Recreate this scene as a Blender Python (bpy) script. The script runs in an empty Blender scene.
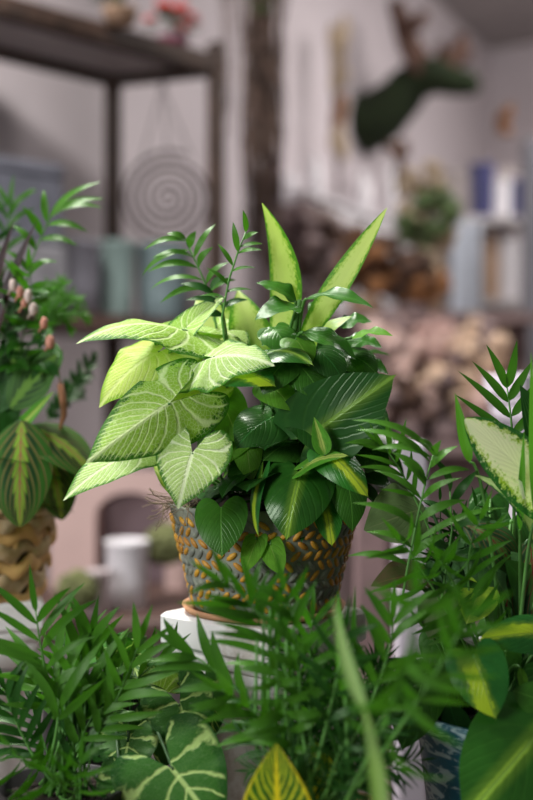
import bpy, math, random
from mathutils import Vector, Matrix, noise as mnoise
PI = math.pi
C = bpy.context.scene.collection
SC = bpy.context.scene
# ------------------------------------------------------------------ camera, light, exposure
F = 50.0 / 36.0 * 800.0
CAMZ = 1.25
cd = bpy.data.cameras.new('camera'); cam = bpy.data.objects.new('camera', cd); C.objects.link(cam)
cam.location = (0, 0, CAMZ); cam.rotation_euler = (PI / 2, 0, 0)
cd.sensor_fit = 'VERTICAL'; cd.sensor_height = 36; cd.lens = 50
cd.dof.use_dof = True; cd.dof.focus_distance = 0.87; cd.dof.aperture_fstop = 2.6
cd.clip_start = 0.02; cd.clip_end = 60
SC.camera = cam
SC.view_settings.view_transform = 'Standard'; SC.view_settings.look = 'None'
SC.view_settings.gamma = 1; SC.view_settings.exposure = 0.22
SC.view_settings.use_curve_mapping = False
w = bpy.data.worlds.new('world'); SC.world = w; w.use_nodes = True
w.node_tree.nodes['Background'].inputs[0].default_value = (1.0, 0.98, 0.97, 1)
w.node_tree.nodes['Background'].inputs[1].default_value = 0.12

def area(name, loc, target, sx, sy, power, col=(1, 1, 1)):
    d = bpy.data.lights.new(name, 'AREA'); d.shape = 'RECTANGLE'; d.size = sx; d.size_y = sy
    d.energy = power; d.color = col
    o = bpy.data.objects.new(name, d); C.objects.link(o); o.location = loc
    o.rotation_euler = (Vector(target) - Vector(loc)).to_track_quat('-Z', 'Y').to_euler()
    return o
area('ceiling_light_panel', (-0.55, 1.35, 3.05), (0, 0.95, 1.2), 0.7, 0.5, 74, (1.0, 0.985, 0.95))
area('shop_window_light', (-1.9, -0.9, 2.0), (0.1, 1.2, 1.2), 1.0, 1.0, 52, (0.94, 0.97, 1.0))
area('rear_fill_light', (1.6, 3.6, 3.08), (1.2, 4.0, 1.2), 1.4, 1.0, 64, (1.0, 0.97, 0.95))  # added fill light for the background, not a fitting of the room

# ------------------------------------------------------------------ helpers
def P(px, py, d):
    return Vector(((px - 266.5) / F * d, d, CAMZ - (py - 400.0) / F * d))
WL = {}
def tag(o, label, cat=None, group=None, kind=None):
    if label: o['label'] = label
    if cat: o['category'] = cat
    if group: o['group'] = group
    if kind: o['kind'] = kind
    return o
def thing(name, loc, label, cat, group=None):
    o = bpy.data.objects.new(name, None); C.objects.link(o); o.location = loc
    o.empty_display_size = 0.02
    WL[o.name] = Vector(loc)
    return tag(o, label, cat, group)

class MB:
    def __init__(s): s.v = []; s.f = []; s.m = []; s.uv = []; s.rim = []; s.sm = True
    def add(s, vs, fs, mi=0, uv=None, rim=None):
        b = len(s.v); s.v += [Vector(a) for a in vs]
        s.f += [tuple(b + i for i in f) for f in fs]; s.m += [mi] * len(fs)
        s.uv += uv if uv else [(0.5, 0.0)] * len(vs)
        s.rim += rim if rim else [0.0] * len(vs)
    def tube(s, pts, r, seg=6, mi=0, cap=True):
        pts = [Vector(p) for p in pts]; n = len(pts)
        rs = r if isinstance(r, (list, tuple)) else [r] * n
        vs = []; fs = []; up = None
        for i in range(n):
            t = (pts[min(i + 1, n - 1)] - pts[max(i - 1, 0)])
            if t.length < 1e-9: t = Vector((0, 0, 1))
            t.normalize()
            if up is None:
                up = t.orthogonal().normalized()
            else:
                up = (up - t * up.dot(t))
                up = up.normalized() if up.length > 1e-6 else t.orthogonal().normalized()
            b = t.cross(up)
            for k in range(seg):
                a = 2 * PI * k / seg
                vs.append(pts[i] + (up * math.cos(a) + b * math.sin(a)) * rs[i])
        for i in range(n - 1):
            for k in range(seg):
                k2 = (k + 1) % seg
                fs.append((i * seg + k, i * seg + k2, (i + 1) * seg + k2, (i + 1) * seg + k))
        if cap:
            fs.append(tuple(reversed(range(seg)))); fs.append(tuple((n - 1) * seg + k for k in range(seg)))
        s.add(vs, fs, mi)
    def lathe(s, prof, cen, seg=48, mi=0, fn=None):
        cx, cy, cz = cen; vs = []; fs = []; uv = []; n = len(prof)
        for i, (r, z) in enumerate(prof):
            for k in range(seg):
                a = 2 * PI * k / seg
                rr = r if fn is None else fn(r, z, a)
                vs.append((cx + rr * math.cos(a), cy + rr * math.sin(a), cz + z)); uv.append((k / seg, i / (n - 1)))
        for i in range(n - 1):
            for k in range(seg):
                k2 = (k + 1) % seg
                fs.append((i * seg + k, i * seg + k2, (i + 1) * seg + k2, (i + 1) * seg + k))
        if prof[0][0] > 1e-5: fs.append(tuple(reversed(range(seg))))
        s.add(vs, fs, mi, uv)
    def box(s, c, size, rz=0, mi=0, taper=1.0, bev=0.0):
        hx, hy, hz = size[0] / 2, size[1] / 2, size[2] / 2
        ca, sa = math.cos(rz), math.sin(rz); vs = []
        b = min(bev, hx * .45, hy * .45, hz * .45)
        def ring(x, y, z, k):
            if b <= 0: q = [(-x, -y), (x, -y), (x, y), (-x, y)]
            else: q = [(-x + k, -y), (x - k, -y), (x, -y + k), (x, y - k), (x - k, y), (-x + k, y), (-x, y - k), (-x, -y + k)]
            for a, e in q: vs.append((c[0] + a * ca - e * sa, c[1] + a * sa + e * ca, c[2] + z))
            return len(q)
        if b <= 0:
            n = ring(hx, hy, -hz, 0); ring(hx * taper, hy * taper, hz, 0); L = 2
        else:
            n = ring(hx - b, hy - b, -hz, b); ring(hx, hy, -hz + b, b); ring(hx * taper, hy * taper, hz - b, b); ring(hx * taper - b, hy * taper - b, hz, b); L = 4
        fs = [tuple(reversed(range(n))), tuple((L - 1) * n + k for k in range(n))]
        for i in range(L - 1):
            for k in range(n):
                k2 = (k + 1) % n; fs.append((i * n + k, i * n + k2, (i + 1) * n + k2, (i + 1) * n + k))
        s.add(vs, fs, mi)
    def blob(s, c, r, sq=(1, 1, 1), amp=0.0, fr=3.0, seed=0, mi=0, seg=10, rot=None):
        vs = []; fs = []; rg = seg // 2 + 1; c = Vector(c)
        for i in range(rg + 1):
            th = PI * i / rg
            for k in range(seg):
                a = 2 * PI * k / seg
                d = Vector((math.sin(th) * math.cos(a), math.sin(th) * math.sin(a), math.cos(th)))
                rr = r * (1 + amp * mnoise.noise(d * fr + Vector((seed, seed * 1.7, 3))))
                q = Vector((d.x * sq[0], d.y * sq[1], d.z * sq[2])) * rr
                if rot is not None: q = rot @ q
                vs.append(c + q)
        for i in range(rg):
            for k in range(seg):
                k2 = (k + 1) % seg; fs.append((i * seg + k, (i + 1) * seg + k, (i + 1) * seg + k2, i * seg + k2))
        s.add(vs, fs, mi)
    def build(s, name, mats, parent=None, label=None, smooth=True):
        me = bpy.data.meshes.new(name)
        off = WL[parent.name] if parent is not None else Vector((0, 0, 0))
        me.from_pydata([tuple(v - off) for v in s.v], [], s.f)
        if not isinstance(mats, (list, tuple)): mats = [mats]
        for m in mats: me.materials.append(m)
        me.polygons.foreach_set('material_index', s.m)
        me.polygons.foreach_set('use_smooth', [smooth] * len(s.f))
        ul = me.uv_layers.new(name='UVMap'); dat = []
        li = [0] * len(me.loops); me.loops.foreach_get('vertex_index', li)
        for i in li: dat += s.uv[i]
        ul.data.foreach_set('uv', dat)
        at = me.attributes.new('rim', 'FLOAT', 'POINT'); at.data.foreach_set('value', s.rim)
        o = bpy.data.objects.new(name, me); C.objects.link(o)
        if parent is not None: o.parent = parent
        WL[o.name] = Vector(off)
        if label: o['label'] = label
        me.validate(); return o
def solo(mb, name, mats, loc, label, cat, group=None, smooth=True):
    o = mb.build(name, mats, None, None, smooth)
    loc = Vector(loc); o.data.transform(Matrix.Translation(-loc)); o.location = loc; WL[o.name] = loc
    return tag(o, label, cat, group)

# ------------------------------------------------------------------ materials
class NT:
    def __init__(s, name):
        s.mat = bpy.data.materials.new(name); s.mat.use_nodes = True; s.t = s.mat.node_tree
        s.b = s.t.nodes['Principled BSDF']; s.out = s.t.nodes['Material Output']
    def n(s, ty, **k):
        x = s.t.nodes.new(ty)
        for a, v in k.items(): setattr(x, a, v)
        return x
    def put(s, sock, v):
        if isinstance(v, bpy.types.NodeSocket): s.t.links.new(v, sock)
        elif isinstance(v, (tuple, list)) and len(v) == 3 and sock.type == 'RGBA': sock.default_value = (*v, 1)
        else: sock.default_value = v
    def m(s, op, a, b=0.0, c=0.0, clamp=False):
        x = s.n('ShaderNodeMath', operation=op); x.use_clamp = clamp
        s.put(x.inputs[0], a); s.put(x.inputs[1], b)
        if op in ('MULTIPLY_ADD', 'SMOOTH_MIN'): s.put(x.inputs[2], c)
        return x.outputs[0]
    def ss(s, v, a, b):
        x = s.n('ShaderNodeMapRange', interpolation_type='SMOOTHSTEP')
        s.put(x.inputs['Value'], v); s.put(x.inputs['From Min'], a); s.put(x.inputs['From Max'], b)
        return x.outputs[0]
    def mix(s, f, a, b):
        x = s.n('ShaderNodeMix', data_type='RGBA'); s.put(x.inputs[0], f); s.put(x.inputs[6], a); s.put(x.inputs[7], b)
        return x.outputs[2]
    def obj(s): return s.n('ShaderNodeTexCoord').outputs['Object']
    def noise(s, sc, vec=None, det=3.0, rough=0.55, dist=0.0):
        x = s.n('ShaderNodeTexNoise'); s.put(x.inputs['Scale'], sc); x.inputs['Detail'].default_value = det
        x.inputs['Roughness'].default_value = rough; x.inputs['Distortion'].default_value = dist
        s.t.links.new(vec if vec is not None else s.obj(), x.inputs['Vector']); return x.outputs['Fac']
    def bump(s, h, st=0.3, dist=0.001):
        x = s.n('ShaderNodeBump'); x.inputs['Strength'].default_value = st; x.inputs['Distance'].default_value = dist
        s.t.links.new(h, x.inputs['Height']); s.t.links.new(x.outputs[0], s.b.inputs['Normal']); return x.outputs[0]
    def uvc(s):
        sp = s.n('ShaderNodeSeparateXYZ'); s.t.links.new(s.n('ShaderNodeTexCoord').outputs['UV'], sp.inputs[0])
        x = s.m('MULTIPLY_ADD', sp.outputs[0], 2.0, -1.0)
        return x, sp.outputs[1]
    def rim(s):
        a = s.n('ShaderNodeAttribute'); a.attribute_name = 'rim'; return a.outputs['Fac']
    def leafout(s, col, rough=0.4, tr=0.3, spec=0.5, tcol=(1.0, 1.25, 0.45), nrm=None, coat=0.0):
        s.put(s.b.inputs['Base Color'], col); s.put(s.b.inputs['Roughness'], rough)
        s.b.inputs['Specular IOR Level'].default_value = spec; s.b.inputs['Specular Tint'].default_value = (0.85, 1.0, 0.7, 1)
        s.b.inputs['Coat Weight'].default_value = coat; s.b.inputs['Coat Roughness'].default_value = 0.18
        t = s.n('ShaderNodeBsdfTranslucent')
        mm = s.n('ShaderNodeMix', data_type='RGBA', blend_type='MULTIPLY'); mm.inputs[0].default_value = 1
        s.put(mm.inputs[6], col); s.put(mm.inputs[7], tcol); s.t.links.new(mm.outputs[2], t.inputs[0])
        if nrm: s.t.links.new(nrm, t.inputs['Normal'])
        ms = s.n('ShaderNodeMixShader'); ms.inputs[0].default_value = tr
        s.t.links.new(s.b.outputs[0], ms.inputs[1]); s.t.links.new(t.outputs[0], ms.inputs[2])
        s.t.links.new(ms.outputs[0], s.out.inputs['Surface']); return s.mat

def plain(name, c, rough=0.6, var=0.15, sc=30.0, bump=0.0, metal=0.0, spec=0.4, c2=None, det=4.0):
    t = NT(name); nf = t.noise(sc, det=det)
    c2 = c2 if c2 else tuple(x * (1 - var * 2) for x in c)
    t.put(t.b.inputs['Base Color'], t.mix(t.ss(nf, 0.35, 0.65), c2, c))
    t.b.inputs['Roughness'].default_value = rough; t.b.inputs['Metallic'].default_value = metal
    t.b.inputs['Specular IOR Level'].default_value = spec
    if bump: t.bump(nf, bump, 0.002)
    return t.mat

def veins(t, x, y, n, k0=0.15, k1=0.9, w=0.12, wob=0.35):
    """ value 1 on lateral veins of a leaf in uv space, 0 between """
    ax = t.m('ABSOLUTE', x)
    k = t.m('MULTIPLY_ADD', y, k1, k0)
    q = t.m('SUBTRACT', y, t.m('MULTIPLY', k, t.m('POWER', ax, 0.85)))
    nz = t.noise(9.0, t.n('ShaderNodeTexCoord').outputs['UV'], 2.0)
    q = t.m('ADD', q, t.m('MULTIPLY', t.m('SUBTRACT', nz, 0.5), wob / n))
    fr = t.m('ABSOLUTE', t.m('SUBTRACT', t.m('FRACT', t.m('MULTIPLY', q, float(n))), 0.5))
    return t.m('SUBTRACT', 1.0, t.ss(fr, 0.02, w * 2)), ax, fr

def mat_arrow(name, green, pale, vein, cover, soft=0.16, n=12, vw=0.085, mott=0.5, rough=0.42, tr=0.32, midw=0.07, vcov=0.35, retw=0.55):
    t = NT(name); x, y = t.uvc(); v, ax, fr = veins(t, x, y, n, 0.10, 1.0, vw)
    uv = t.n('ShaderNodeTexCoord').outputs['UV']
    vo = t.n('ShaderNodeTexVoronoi', feature='DISTANCE_TO_EDGE'); vo.inputs['Scale'].default_value = 24.0
    t.t.links.new(uv, vo.inputs['Vector'])
    ret = t.m('SUBTRACT', 1.0, t.ss(vo.outputs['Distance'], 0.0, 0.09))
    nz = t.noise(11.0, uv, 5.0, 0.7)
    rim = t.rim()
    c = t.m('ADD', t.m('SUBTRACT', cover, t.m('POWER', rim, 5.0)), t.m('MULTIPLY', t.m('SUBTRACT', nz, 0.5), mott * 2))
    c = t.m('ADD', c, t.m('MULTIPLY', t.m('SUBTRACT', v, 0.45), vcov))
    c = t.ss(c, -soft, soft)
    col = t.mix(c, green, pale)
    fade = t.m('SUBTRACT', 1.0, t.ss(rim, 0.88, 1.0))
    col = t.mix(t.m('MULTIPLY', t.m('MULTIPLY', ret, fade), retw), col, vein)
    col = t.mix(t.m('MULTIPLY', v, t.m('MULTIPLY', fade, 0.85)), col, vein)
    mid = t.m('SUBTRACT', 1.0, t.ss(ax, midw * .3, midw))
    col = t.mix(t.m('MULTIPLY', mid, 0.85), col, vein)
    h = t.m('ADD', t.m('MULTIPLY', v, -1.0), t.m('ADD', t.m('MULTIPLY', mid, -1.0), t.m('MULTIPLY', ret, -0.3)))
    nr = t.bump(h, 0.45, 0.0012)
    return t.leafout(col, rough, tr, 0.22, nrm=nr)

def mat_philo(name, green, streak=None, sw=0.16, side=0.0, rough=0.25, tr=0.15, mid=(0.16, 0.30, 0.05), midw=0.035, yfade=(0.0, 0.25), dark2=None):
    t = NT(name); x, y = t.uvc(); v, ax, fr = veins(t, x, y, 9, 0.2, 0.9, 0.10)
    uv = t.n('ShaderNodeTexCoord').outputs['UV']
    nz = t.noise(3.0, uv, 4.0)
    col = t.mix(t.ss(nz, 0.3, 0.7), green, dark2 if dark2 else tuple(a * 1.35 for a in green))
    col = t.mix(t.m('MULTIPLY', v, 0.05), col, (0.10, 0.26, 0.03))
    if streak:
        xs = t.m('ABSOLUTE', t.m('SUBTRACT', x, side))
        e = t.m('ADD', sw, t.m('MULTIPLY', t.m('SUBTRACT', t.noise(6.0, uv, 4.0, 0.7), 0.5), sw * 1.7))
        f = t.m('SUBTRACT', 1.0, t.ss(t.m('SUBTRACT', xs, e), -0.03, 0.05))
        f = t.m('MULTIPLY', f, t.ss(y, yfade[0], yfade[1]))
        s2 = tuple(0.45 * a + 0.55 * b for a, b in zip(streak, green))
        f2 = t.m('SUBTRACT', 1.0, t.ss(t.m('SUBTRACT', xs, e), 0.05, 0.22))
        col = t.mix(t.m('MULTIPLY', f2, 0.45), col, s2)
        col = t.mix(f, col, streak)
    md = t.m('SUBTRACT', 1.0, t.ss(ax, midw * .4, midw))
    col = t.mix(t.m('MULTIPLY', md, 0.8), col, mid)
    nr = t.bump(t.m('ADD', t.m('MULTIPLY', v, -0.6), t.m('MULTIPLY', md, -1.0)), 0.3, 0.0012)
    return t.leafout(col, rough, tr, 0.28, nrm=nr, coat=0.12)

def mat_dieff(name, edge, pale, lime, cover=0.85, tr=0.35, rough=0.35):
    t = NT(name); x, y = t.uvc(); v, ax, fr = veins(t, x, y, 16, 0.35, 0.1, 0.2, 0.6)
    uv = t.n('ShaderNodeTexCoord').outputs['UV']
    mp = t.n('ShaderNodeMapping'); mp.inputs['Scale'].default_value = (1.3, 3.2, 1); t.t.links.new(uv, mp.inputs[0])
    nz = t.noise(4.5, mp.outputs[0], 6.0, 0.75)
    nz2 = t.noise(9.0, mp.outputs[0], 5.0, 0.7)
    c = t.m('ADD', t.m('SUBTRACT', cover, t.m('POWER', ax, 1.6)), t.m('MULTIPLY', t.m('SUBTRACT', nz, 0.5), 1.5))
    col = t.mix(t.ss(c, 0.12, 0.24), edge, lime)
    c2 = t.m('ADD', t.m('SUBTRACT', cover + .12, t.m('POWER', ax, 1.2)), t.m('MULTIPLY', t.m('SUBTRACT', nz2, 0.5), 1.8))
    col = t.mix(t.ss(c2, 0.15, 0.6), col, pale)
    md = t.m('SUBTRACT', 1.0, t.ss(ax, 0.02, 0.07))
    col = t.mix(t.m('MULTIPLY', md, 0.7), col, pale)
    nr = t.bump(t.m('ADD', t.m('MULTIPLY', v, -0.5), t.m('MULTIPLY', md, -1.0)), 0.12, 0.0012)
    return t.leafout(col, rough, tr, 0.22, nrm=nr)

def mat_maranta(name, lime=(0.22, 0.38, 0.04), base=(0.040, 0.13, 0.02), red=(0.34, 0.11, 0.08)):
    t = NT(name); x, y = t.uvc(); v, ax, fr = veins(t, x, y, 8, 0.32, 0.5, 0.07, 0.1)
    uv = t.n('ShaderNodeTexCoord').outputs['UV']
    blot = t.m('MULTIPLY', t.ss(fr, 0.16, 0.30), t.m('SUBTRACT', 1.0, t.ss(ax, 0.45, 0.70)))
    col = t.mix(t.m('MULTIPLY', blot, 0.85), base, (0.012, 0.030, 0.015))
    saw = t.m('ADD', 0.12, t.m('MULTIPLY', fr, 0.28))
    f = t.m('SUBTRACT', 1.0, t.ss(t.m('SUBTRACT', ax, saw), -0.02, 0.03))
    col = t.mix(f, col, lime)
    col = t.mix(t.m('MULTIPLY', v, t.m('SUBTRACT', 0.85, t.m('MULTIPLY', ax, 0.4))), col, red)
    md = t.m('SUBTRACT', 1.0, t.ss(ax, 0.015, 0.04)); col = t.mix(md, col, red)
    nr = t.bump(t.m('MULTIPLY', v, -1.0), 0.3, 0.001)
    return t.leafout(col, 0.5, 0.25, 0.15, nrm=nr)

def mat_croton(name):
    t = NT(name); x, y = t.uvc(); v, ax, fr = veins(t, x, y, 11, 0.30, 0.1, 0.17, 0.5)
    nz = t.noise(7.0, t.n('ShaderNodeTexCoord').outputs['UV'], 4.0)
    col = t.mix(t.ss(nz, 0.35, 0.65), (0.014, 0.085, 0.012), (0.05, 0.17, 0.015))
    yel = (0.75, 0.62, 0.02)
    col = t.mix(t.m('MULTIPLY', v, t.ss(nz, 0.1, 0.5)), col, (0.55, 0.58, 0.03))
    col = t.mix(t.m('SUBTRACT', 1.0, t.ss(ax, 0.05, 0.12)), col, yel)
    col = t.mix(t.ss(ax, 0.86, 0.97), col, yel)
    nr = t.bump(t.m('MULTIPLY', v, -1.0), 0.3, 0.001)
    return t.leafout(col, 0.35, 0.22, 0.4, nrm=nr)

def mat_palm(name, c, c2, rough=0.34, tr=0.28):
    t = NT(name); x, y = t.uvc(); ax = t.m('ABSOLUTE', x)
    nz = t.noise(6.0)
    col = t.mix(t.ss(nz, 0.35, 0.65), c, c2)
    st = t.m('ABSOLUTE', t.m('SUBTRACT', t.m('FRACT', t.m('MULTIPLY', x, 3.5)), 0.5))
    col = t.mix(t.m('MULTIPLY', t.m('SUBTRACT', 1.0, t.ss(st, 0.0, 0.2)), 0.18), col, (0.16, 0.36, 0.07))
    nr = t.bump(st, 0.25, 0.0006)
    return t.leafout(col, rough, tr, 0.3, nrm=nr)

ARROW = mat_arrow('arrow_leaf_pale', (0.05, 0.19, 0.012), (0.34, 0.56, 0.07), (0.80, 0.90, 0.50), 0.66, mott=0.8, soft=.12)
ARROW_W = mat_arrow('arrow_leaf_whitish', (0.06, 0.22, 0.015), (0.42, 0.62, 0.16), (0.84, 0.92, 0.60), 0.74, mott=0.7, soft=.12)
ARROW_L = mat_arrow('arrow_leaf_lime', (0.25, 0.45, 0.03), (0.55, 0.70, 0.13), (0.72, 0.80, 0.32), 0.75, tr=0.4)
ARROW_D = mat_arrow('arrow_leaf_dark', (0.014, 0.085, 0.010), (0.035, 0.14, 0.018), (0.50, 0.68, 0.22), 0.40, n=5, vw=0.07, retw=0.06, mott=0.3, tr=0.2, midw=0.06, vcov=0)
PH_DARK = mat_philo('philodendron_dark', (0.016, 0.068, 0.010), mid=(0.03, 0.15, 0.03), rough=0.3)
PH_MID = mat_philo('philodendron_green', (0.032, 0.115, 0.013), mid=(0.10, 0.28, 0.04), rough=0.3, tr=0.2)
PH_STR = mat_philo('philodendron_streaked', (0.019, 0.086, 0.010), (0.30, 0.50, 0.05), 0.05, 0.0, rough=0.22)
PH_BIG = mat_philo('philodendron_dark_streaked', (0.013, 0.060, 0.010), (0.26, 0.44, 0.05), 0.022, 0.0, rough=0.3)
PH_BRA = mat_philo('philodendron_lime_band', (0.025, 0.15, 0.015), (0.50, 0.64, 0.04), 0.20, 0.02, rough=0.28, tr=0.25)
PH_BRB = mat_philo('philodendron_half_lime', (0.02, 0.12, 0.02), (0.44, 0.62, 0.03), 0.26, 0.22, rough=0.28, tr=0.22)
PH_NEW = mat_philo('philodendron_young', (0.10, 0.32, 0.03), (0.52, 0.66, 0.14), 0.22, 0.0, rough=0.35, tr=0.35)
LIME = mat_philo('lime_leaf', (0.13, 0.34, 0.03), mid=(0.32, 0.52, 0.10), rough=0.4, tr=0.45)
YELLOW = mat_philo('yellow_green_leaf', (0.36, 0.52, 0.04), mid=(0.5, 0.62, 0.1), rough=0.4, tr=0.35, dark2=(0.16, 0.34, 0.03))
DIEF = mat_dieff('dieffenbachia_cream', (0.035, 0.16, 0.03), (0.95, 0.96, 0.66), (0.40, 0.58, 0.04), 0.86)
DIEF2 = mat_dieff('dieffenbachia_green_edge', (0.045, 0.17, 0.05), (0.50, 0.64, 0.30), (0.36, 0.52, 0.14), 0.85)
DIEF_L = mat_dieff('dieffenbachia_lime', (0.09, 0.26, 0.02), (0.50, 0.62, 0.17), (0.28, 0.46, 0.05), 0.85, tr=0.4)
MAR = mat_maranta('prayer_plant')
MAR_R = mat_maranta('prayer_plant_red', (0.06, 0.14, 0.03), (0.025, 0.075, 0.02), (0.14, 0.02, 0.02))
MAR_G = mat_maranta('calathea_green', (0.13, 0.26, 0.04), (0.05, 0.13, 0.03), (0.12, 0.24, 0.04))
CROT = mat_croton('croton')
COFF = mat_philo('glossy_shrub_leaf', (0.028, 0.12, 0.010), mid=(0.08, 0.26, 0.05), rough=0.30, tr=0.25)
BEG = mat_philo('matte_olive_leaf', (0.085, 0.13, 0.045), mid=(0.16, 0.20, 0.08), rough=0.6, tr=0.15)
BEG_G = mat_philo('matte_green_leaf', (0.045, 0.12, 0.035), mid=(0.10, 0.2, 0.06), rough=0.6, tr=0.2)
BROWN_L = mat_philo('reddish_brown_leaf', (0.12, 0.08, 0.04), mid=(0.2, 0.12, 0.05), rough=0.6, tr=0.2, dark2=(0.08, 0.10, 0.03))
PALE_STRAP = mat_dieff('pale_strap_leaf', (0.10, 0.24, 0.05), (0.28, 0.42, 0.14), (0.16, 0.32, 0.07), 1.0)
DRAC = plain('dark_red_strap_leaf', (0.035, 0.012, 0.012), 0.4)
PALM = mat_palm('palm_leaflet', (0.030, 0.115, 0.008), (0.068, 0.205, 0.018))
PALM_B = mat_palm('palm_leaflet_bright', (0.07, 0.24, 0.02), (0.12, 0.32, 0.035), tr=0.38)
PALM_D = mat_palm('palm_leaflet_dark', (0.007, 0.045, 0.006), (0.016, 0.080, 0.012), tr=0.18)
STEM = plain('green_stem', (0.10, 0.27, 0.05), 0.5)
STEM_D = plain('dark_green_stem', (0.04, 0.12, 0.03), 0.5)
SOIL = plain('potting_soil', (0.03, 0.02, 0.013), 0.95, 0.3, 120, 1.0)
ROOT = plain('dry_root_fibre', (0.30, 0.22, 0.15), 0.9)

# ------------------------------------------------------------------ leaves
def cr(pts, n):
    out = []; L = len(pts)
    for i in range(L - 1):
        p0 = pts[max(i - 1, 0)]; p1 = pts[i]; p2 = pts[i + 1]; p3 = pts[min(i + 2, L - 1)]
        for k in range(n):
            t = k / n; q = []
            for a in range(2):
                q.append(0.5 * (2 * p1[a] + (p2[a] - p0[a]) * t + (2 * p0[a] - 5 * p1[a] + 4 * p2[a] - p3[a]) * t * t + (3 * p1[a] - p0[a] - 3 * p2[a] + p3[a]) * t ** 3))
            out.append(tuple(q))
    out.append(pts[-1]); return out
SHAPES = {  # half outlines from the tip to the notch: (half width 0..1, y along the leaf)
    'arrow': ((0, 1.0), (0.13, 0.91), (0.46, 0.68), (0.80, 0.34), (0.97, 0.02), (1.0, -0.24), (0.86, -0.50), (0.56, -0.60), (0.27, -0.44), (0.08, -0.16), (0, -0.02)),
    'heart': ((0, 1.0), (0.05, 0.95), (0.28, 0.86), (0.68, 0.64), (0.94, 0.34), (1.0, 0.05), (0.86, -0.17), (0.56, -0.25), (0.25, -0.17), (0.07, -0.05), (0, 0.0)),
    'maple': ((0, 1.0), (0.13, 0.78), (0.34, 0.62), (0.98, 0.52), (0.62, 0.28), (0.74, 0.05), (0.95, -0.20), (0.50, -0.22), (0.22, -0.12), (0, 0.0)),
}
STRIPS = {
    'ovate': lambda v: (math.sin(PI * min(1, v) ** 0.72) ** 0.85) if 0 < v < 1 else 0.0,
    'lance': lambda v: (math.sin(PI * v ** 0.6) ** 0.9) * 1.0 if 0 < v < 1 else 0.0,
    'oval': lambda v: (math.sin(PI * v ** 0.85) ** 0.6) if 0 < v < 1 else 0.0,
    'blade': lambda v: (math.sin(PI * v ** 0.8) ** 0.8) if 0 < v < 1 else 0.0,
    'strap': lambda v: min(1.0, (v * 6) ** 0.6) * min(1.0, ((1 - v) * 2.2) ** 0.7) if 0 < v < 1 else 0.0,
    'round': lambda v: (max(0, 1 - (2 * v - 1) ** 2) ** 0.5) if 0 < v < 1 else 0.0,
}
def leafgeo(A, T, W, shape, nrm=(0, -1, 0.35), bend=0.0, fold=0.0, side=0.0, ruf=0.0, sl=1.0, sr=1.0, seed=0, twist=0.0, cup=0.0, mb=None, mi=0):
    A = Vector(A); T = Vector(T); t = T - A; L = t.length; t.normalize()
    N = Vector(nrm); N = (N - t * N.dot(t)).normalized(); S = t.cross(N)
    W2 = W / 2; rnd = random.Random(seed * 7 + 3); ph = rnd.uniform(0, 6)
    zl = math.sqrt(max(0, 1 - min(1, sl) ** 2)); zr = math.sqrt(max(0, 1 - min(1, sr) ** 2))
    def mp(x, y):
        yy = max(y, -0.6)
        arc = 4 * yy * (1 - yy) if yy > 0 else 4 * yy * 0.6
        a = twist * max(0, y); S2 = S * math.cos(a) + N * math.sin(a); N2 = N * math.cos(a) - S * math.sin(a)
        k = (sl if x < 0 else sr); kz = (zl if x < 0 else zr)
        ax = abs(x)
        h = (fold - kz) * ax * W2 + cup * x * x * W2 + ruf * W2 * ax ** 2 * math.sin(9 * y + ph + (1.3 if x > 0 else 0)) + ruf * .35 * W2 * ax * math.sin(21 * y + ph * 2)
        return A + t * (y * L) + S2 * (x * W2 * k) + S * (side * arc * L) + N * (bend * arc * L) + N2 * h
    out = mb if mb is not None else MB()
    if shape in SHAPES:
        half = cr(SHAPES[shape], 4)
        full = [(-a, b) for a, b in half] + [(a, b) for a, b in reversed(half)][1:-1]
        cxy = (0.0, 0.12); R = 9; vs = [mp(*cxy)]; uv = [(0.5, cxy[1])]; rm = [0.0]; n = len(full); fs = []
        for r in range(1, R + 1):
            q = r / R
            for (a, b) in full:
                x = cxy[0] + (a - cxy[0]) * q; y = cxy[1] + (b - cxy[1]) * q
                vs.append(mp(x, y)); uv.append((x * .5 + .5, y)); rm.append(q)
        for k in range(n): fs.append((0, 1 + k, 1 + (k + 1) % n))
        for r in range(R - 1):
            for k in range(n):
                k2 = (k + 1) % n; a = 1 + r * n; b = a + n
                fs.append((a + k, b + k, b + k2, a + k2))
        out.add(vs, fs, mi, uv, rm)
    else:
        f = STRIPS[shape]; big = mb is None; nv = 22 if big else 9; nu = 8 if big else 2; vs = []; uv = []; rm = []; fs = []
        for i in range(nv + 1):
            v = i / nv; ww = f(min(max(v, 0.004), 0.996))
            for j in range(nu + 1):
                u = -1 + 2 * j / nu; vs.append(mp(u * ww, v)); uv.append((u * .5 + .5, v)); rm.append(abs(u))
        for i in range(nv):
            for j in range(nu):
                a = i * (nu + 1) + j; fs.append((a, a + 1, a + nu + 2, a + nu + 1))
        out.add(vs, fs, mi, uv, rm)
    return out
def bez(a, b, c, n=10):
    a, b, c = Vector(a), Vector(b), Vector(c)
    return [a * (1 - t) ** 2 + b * 2 * t * (1 - t) + c * t * t for t in [i / n for i in range(n + 1)]]

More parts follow.
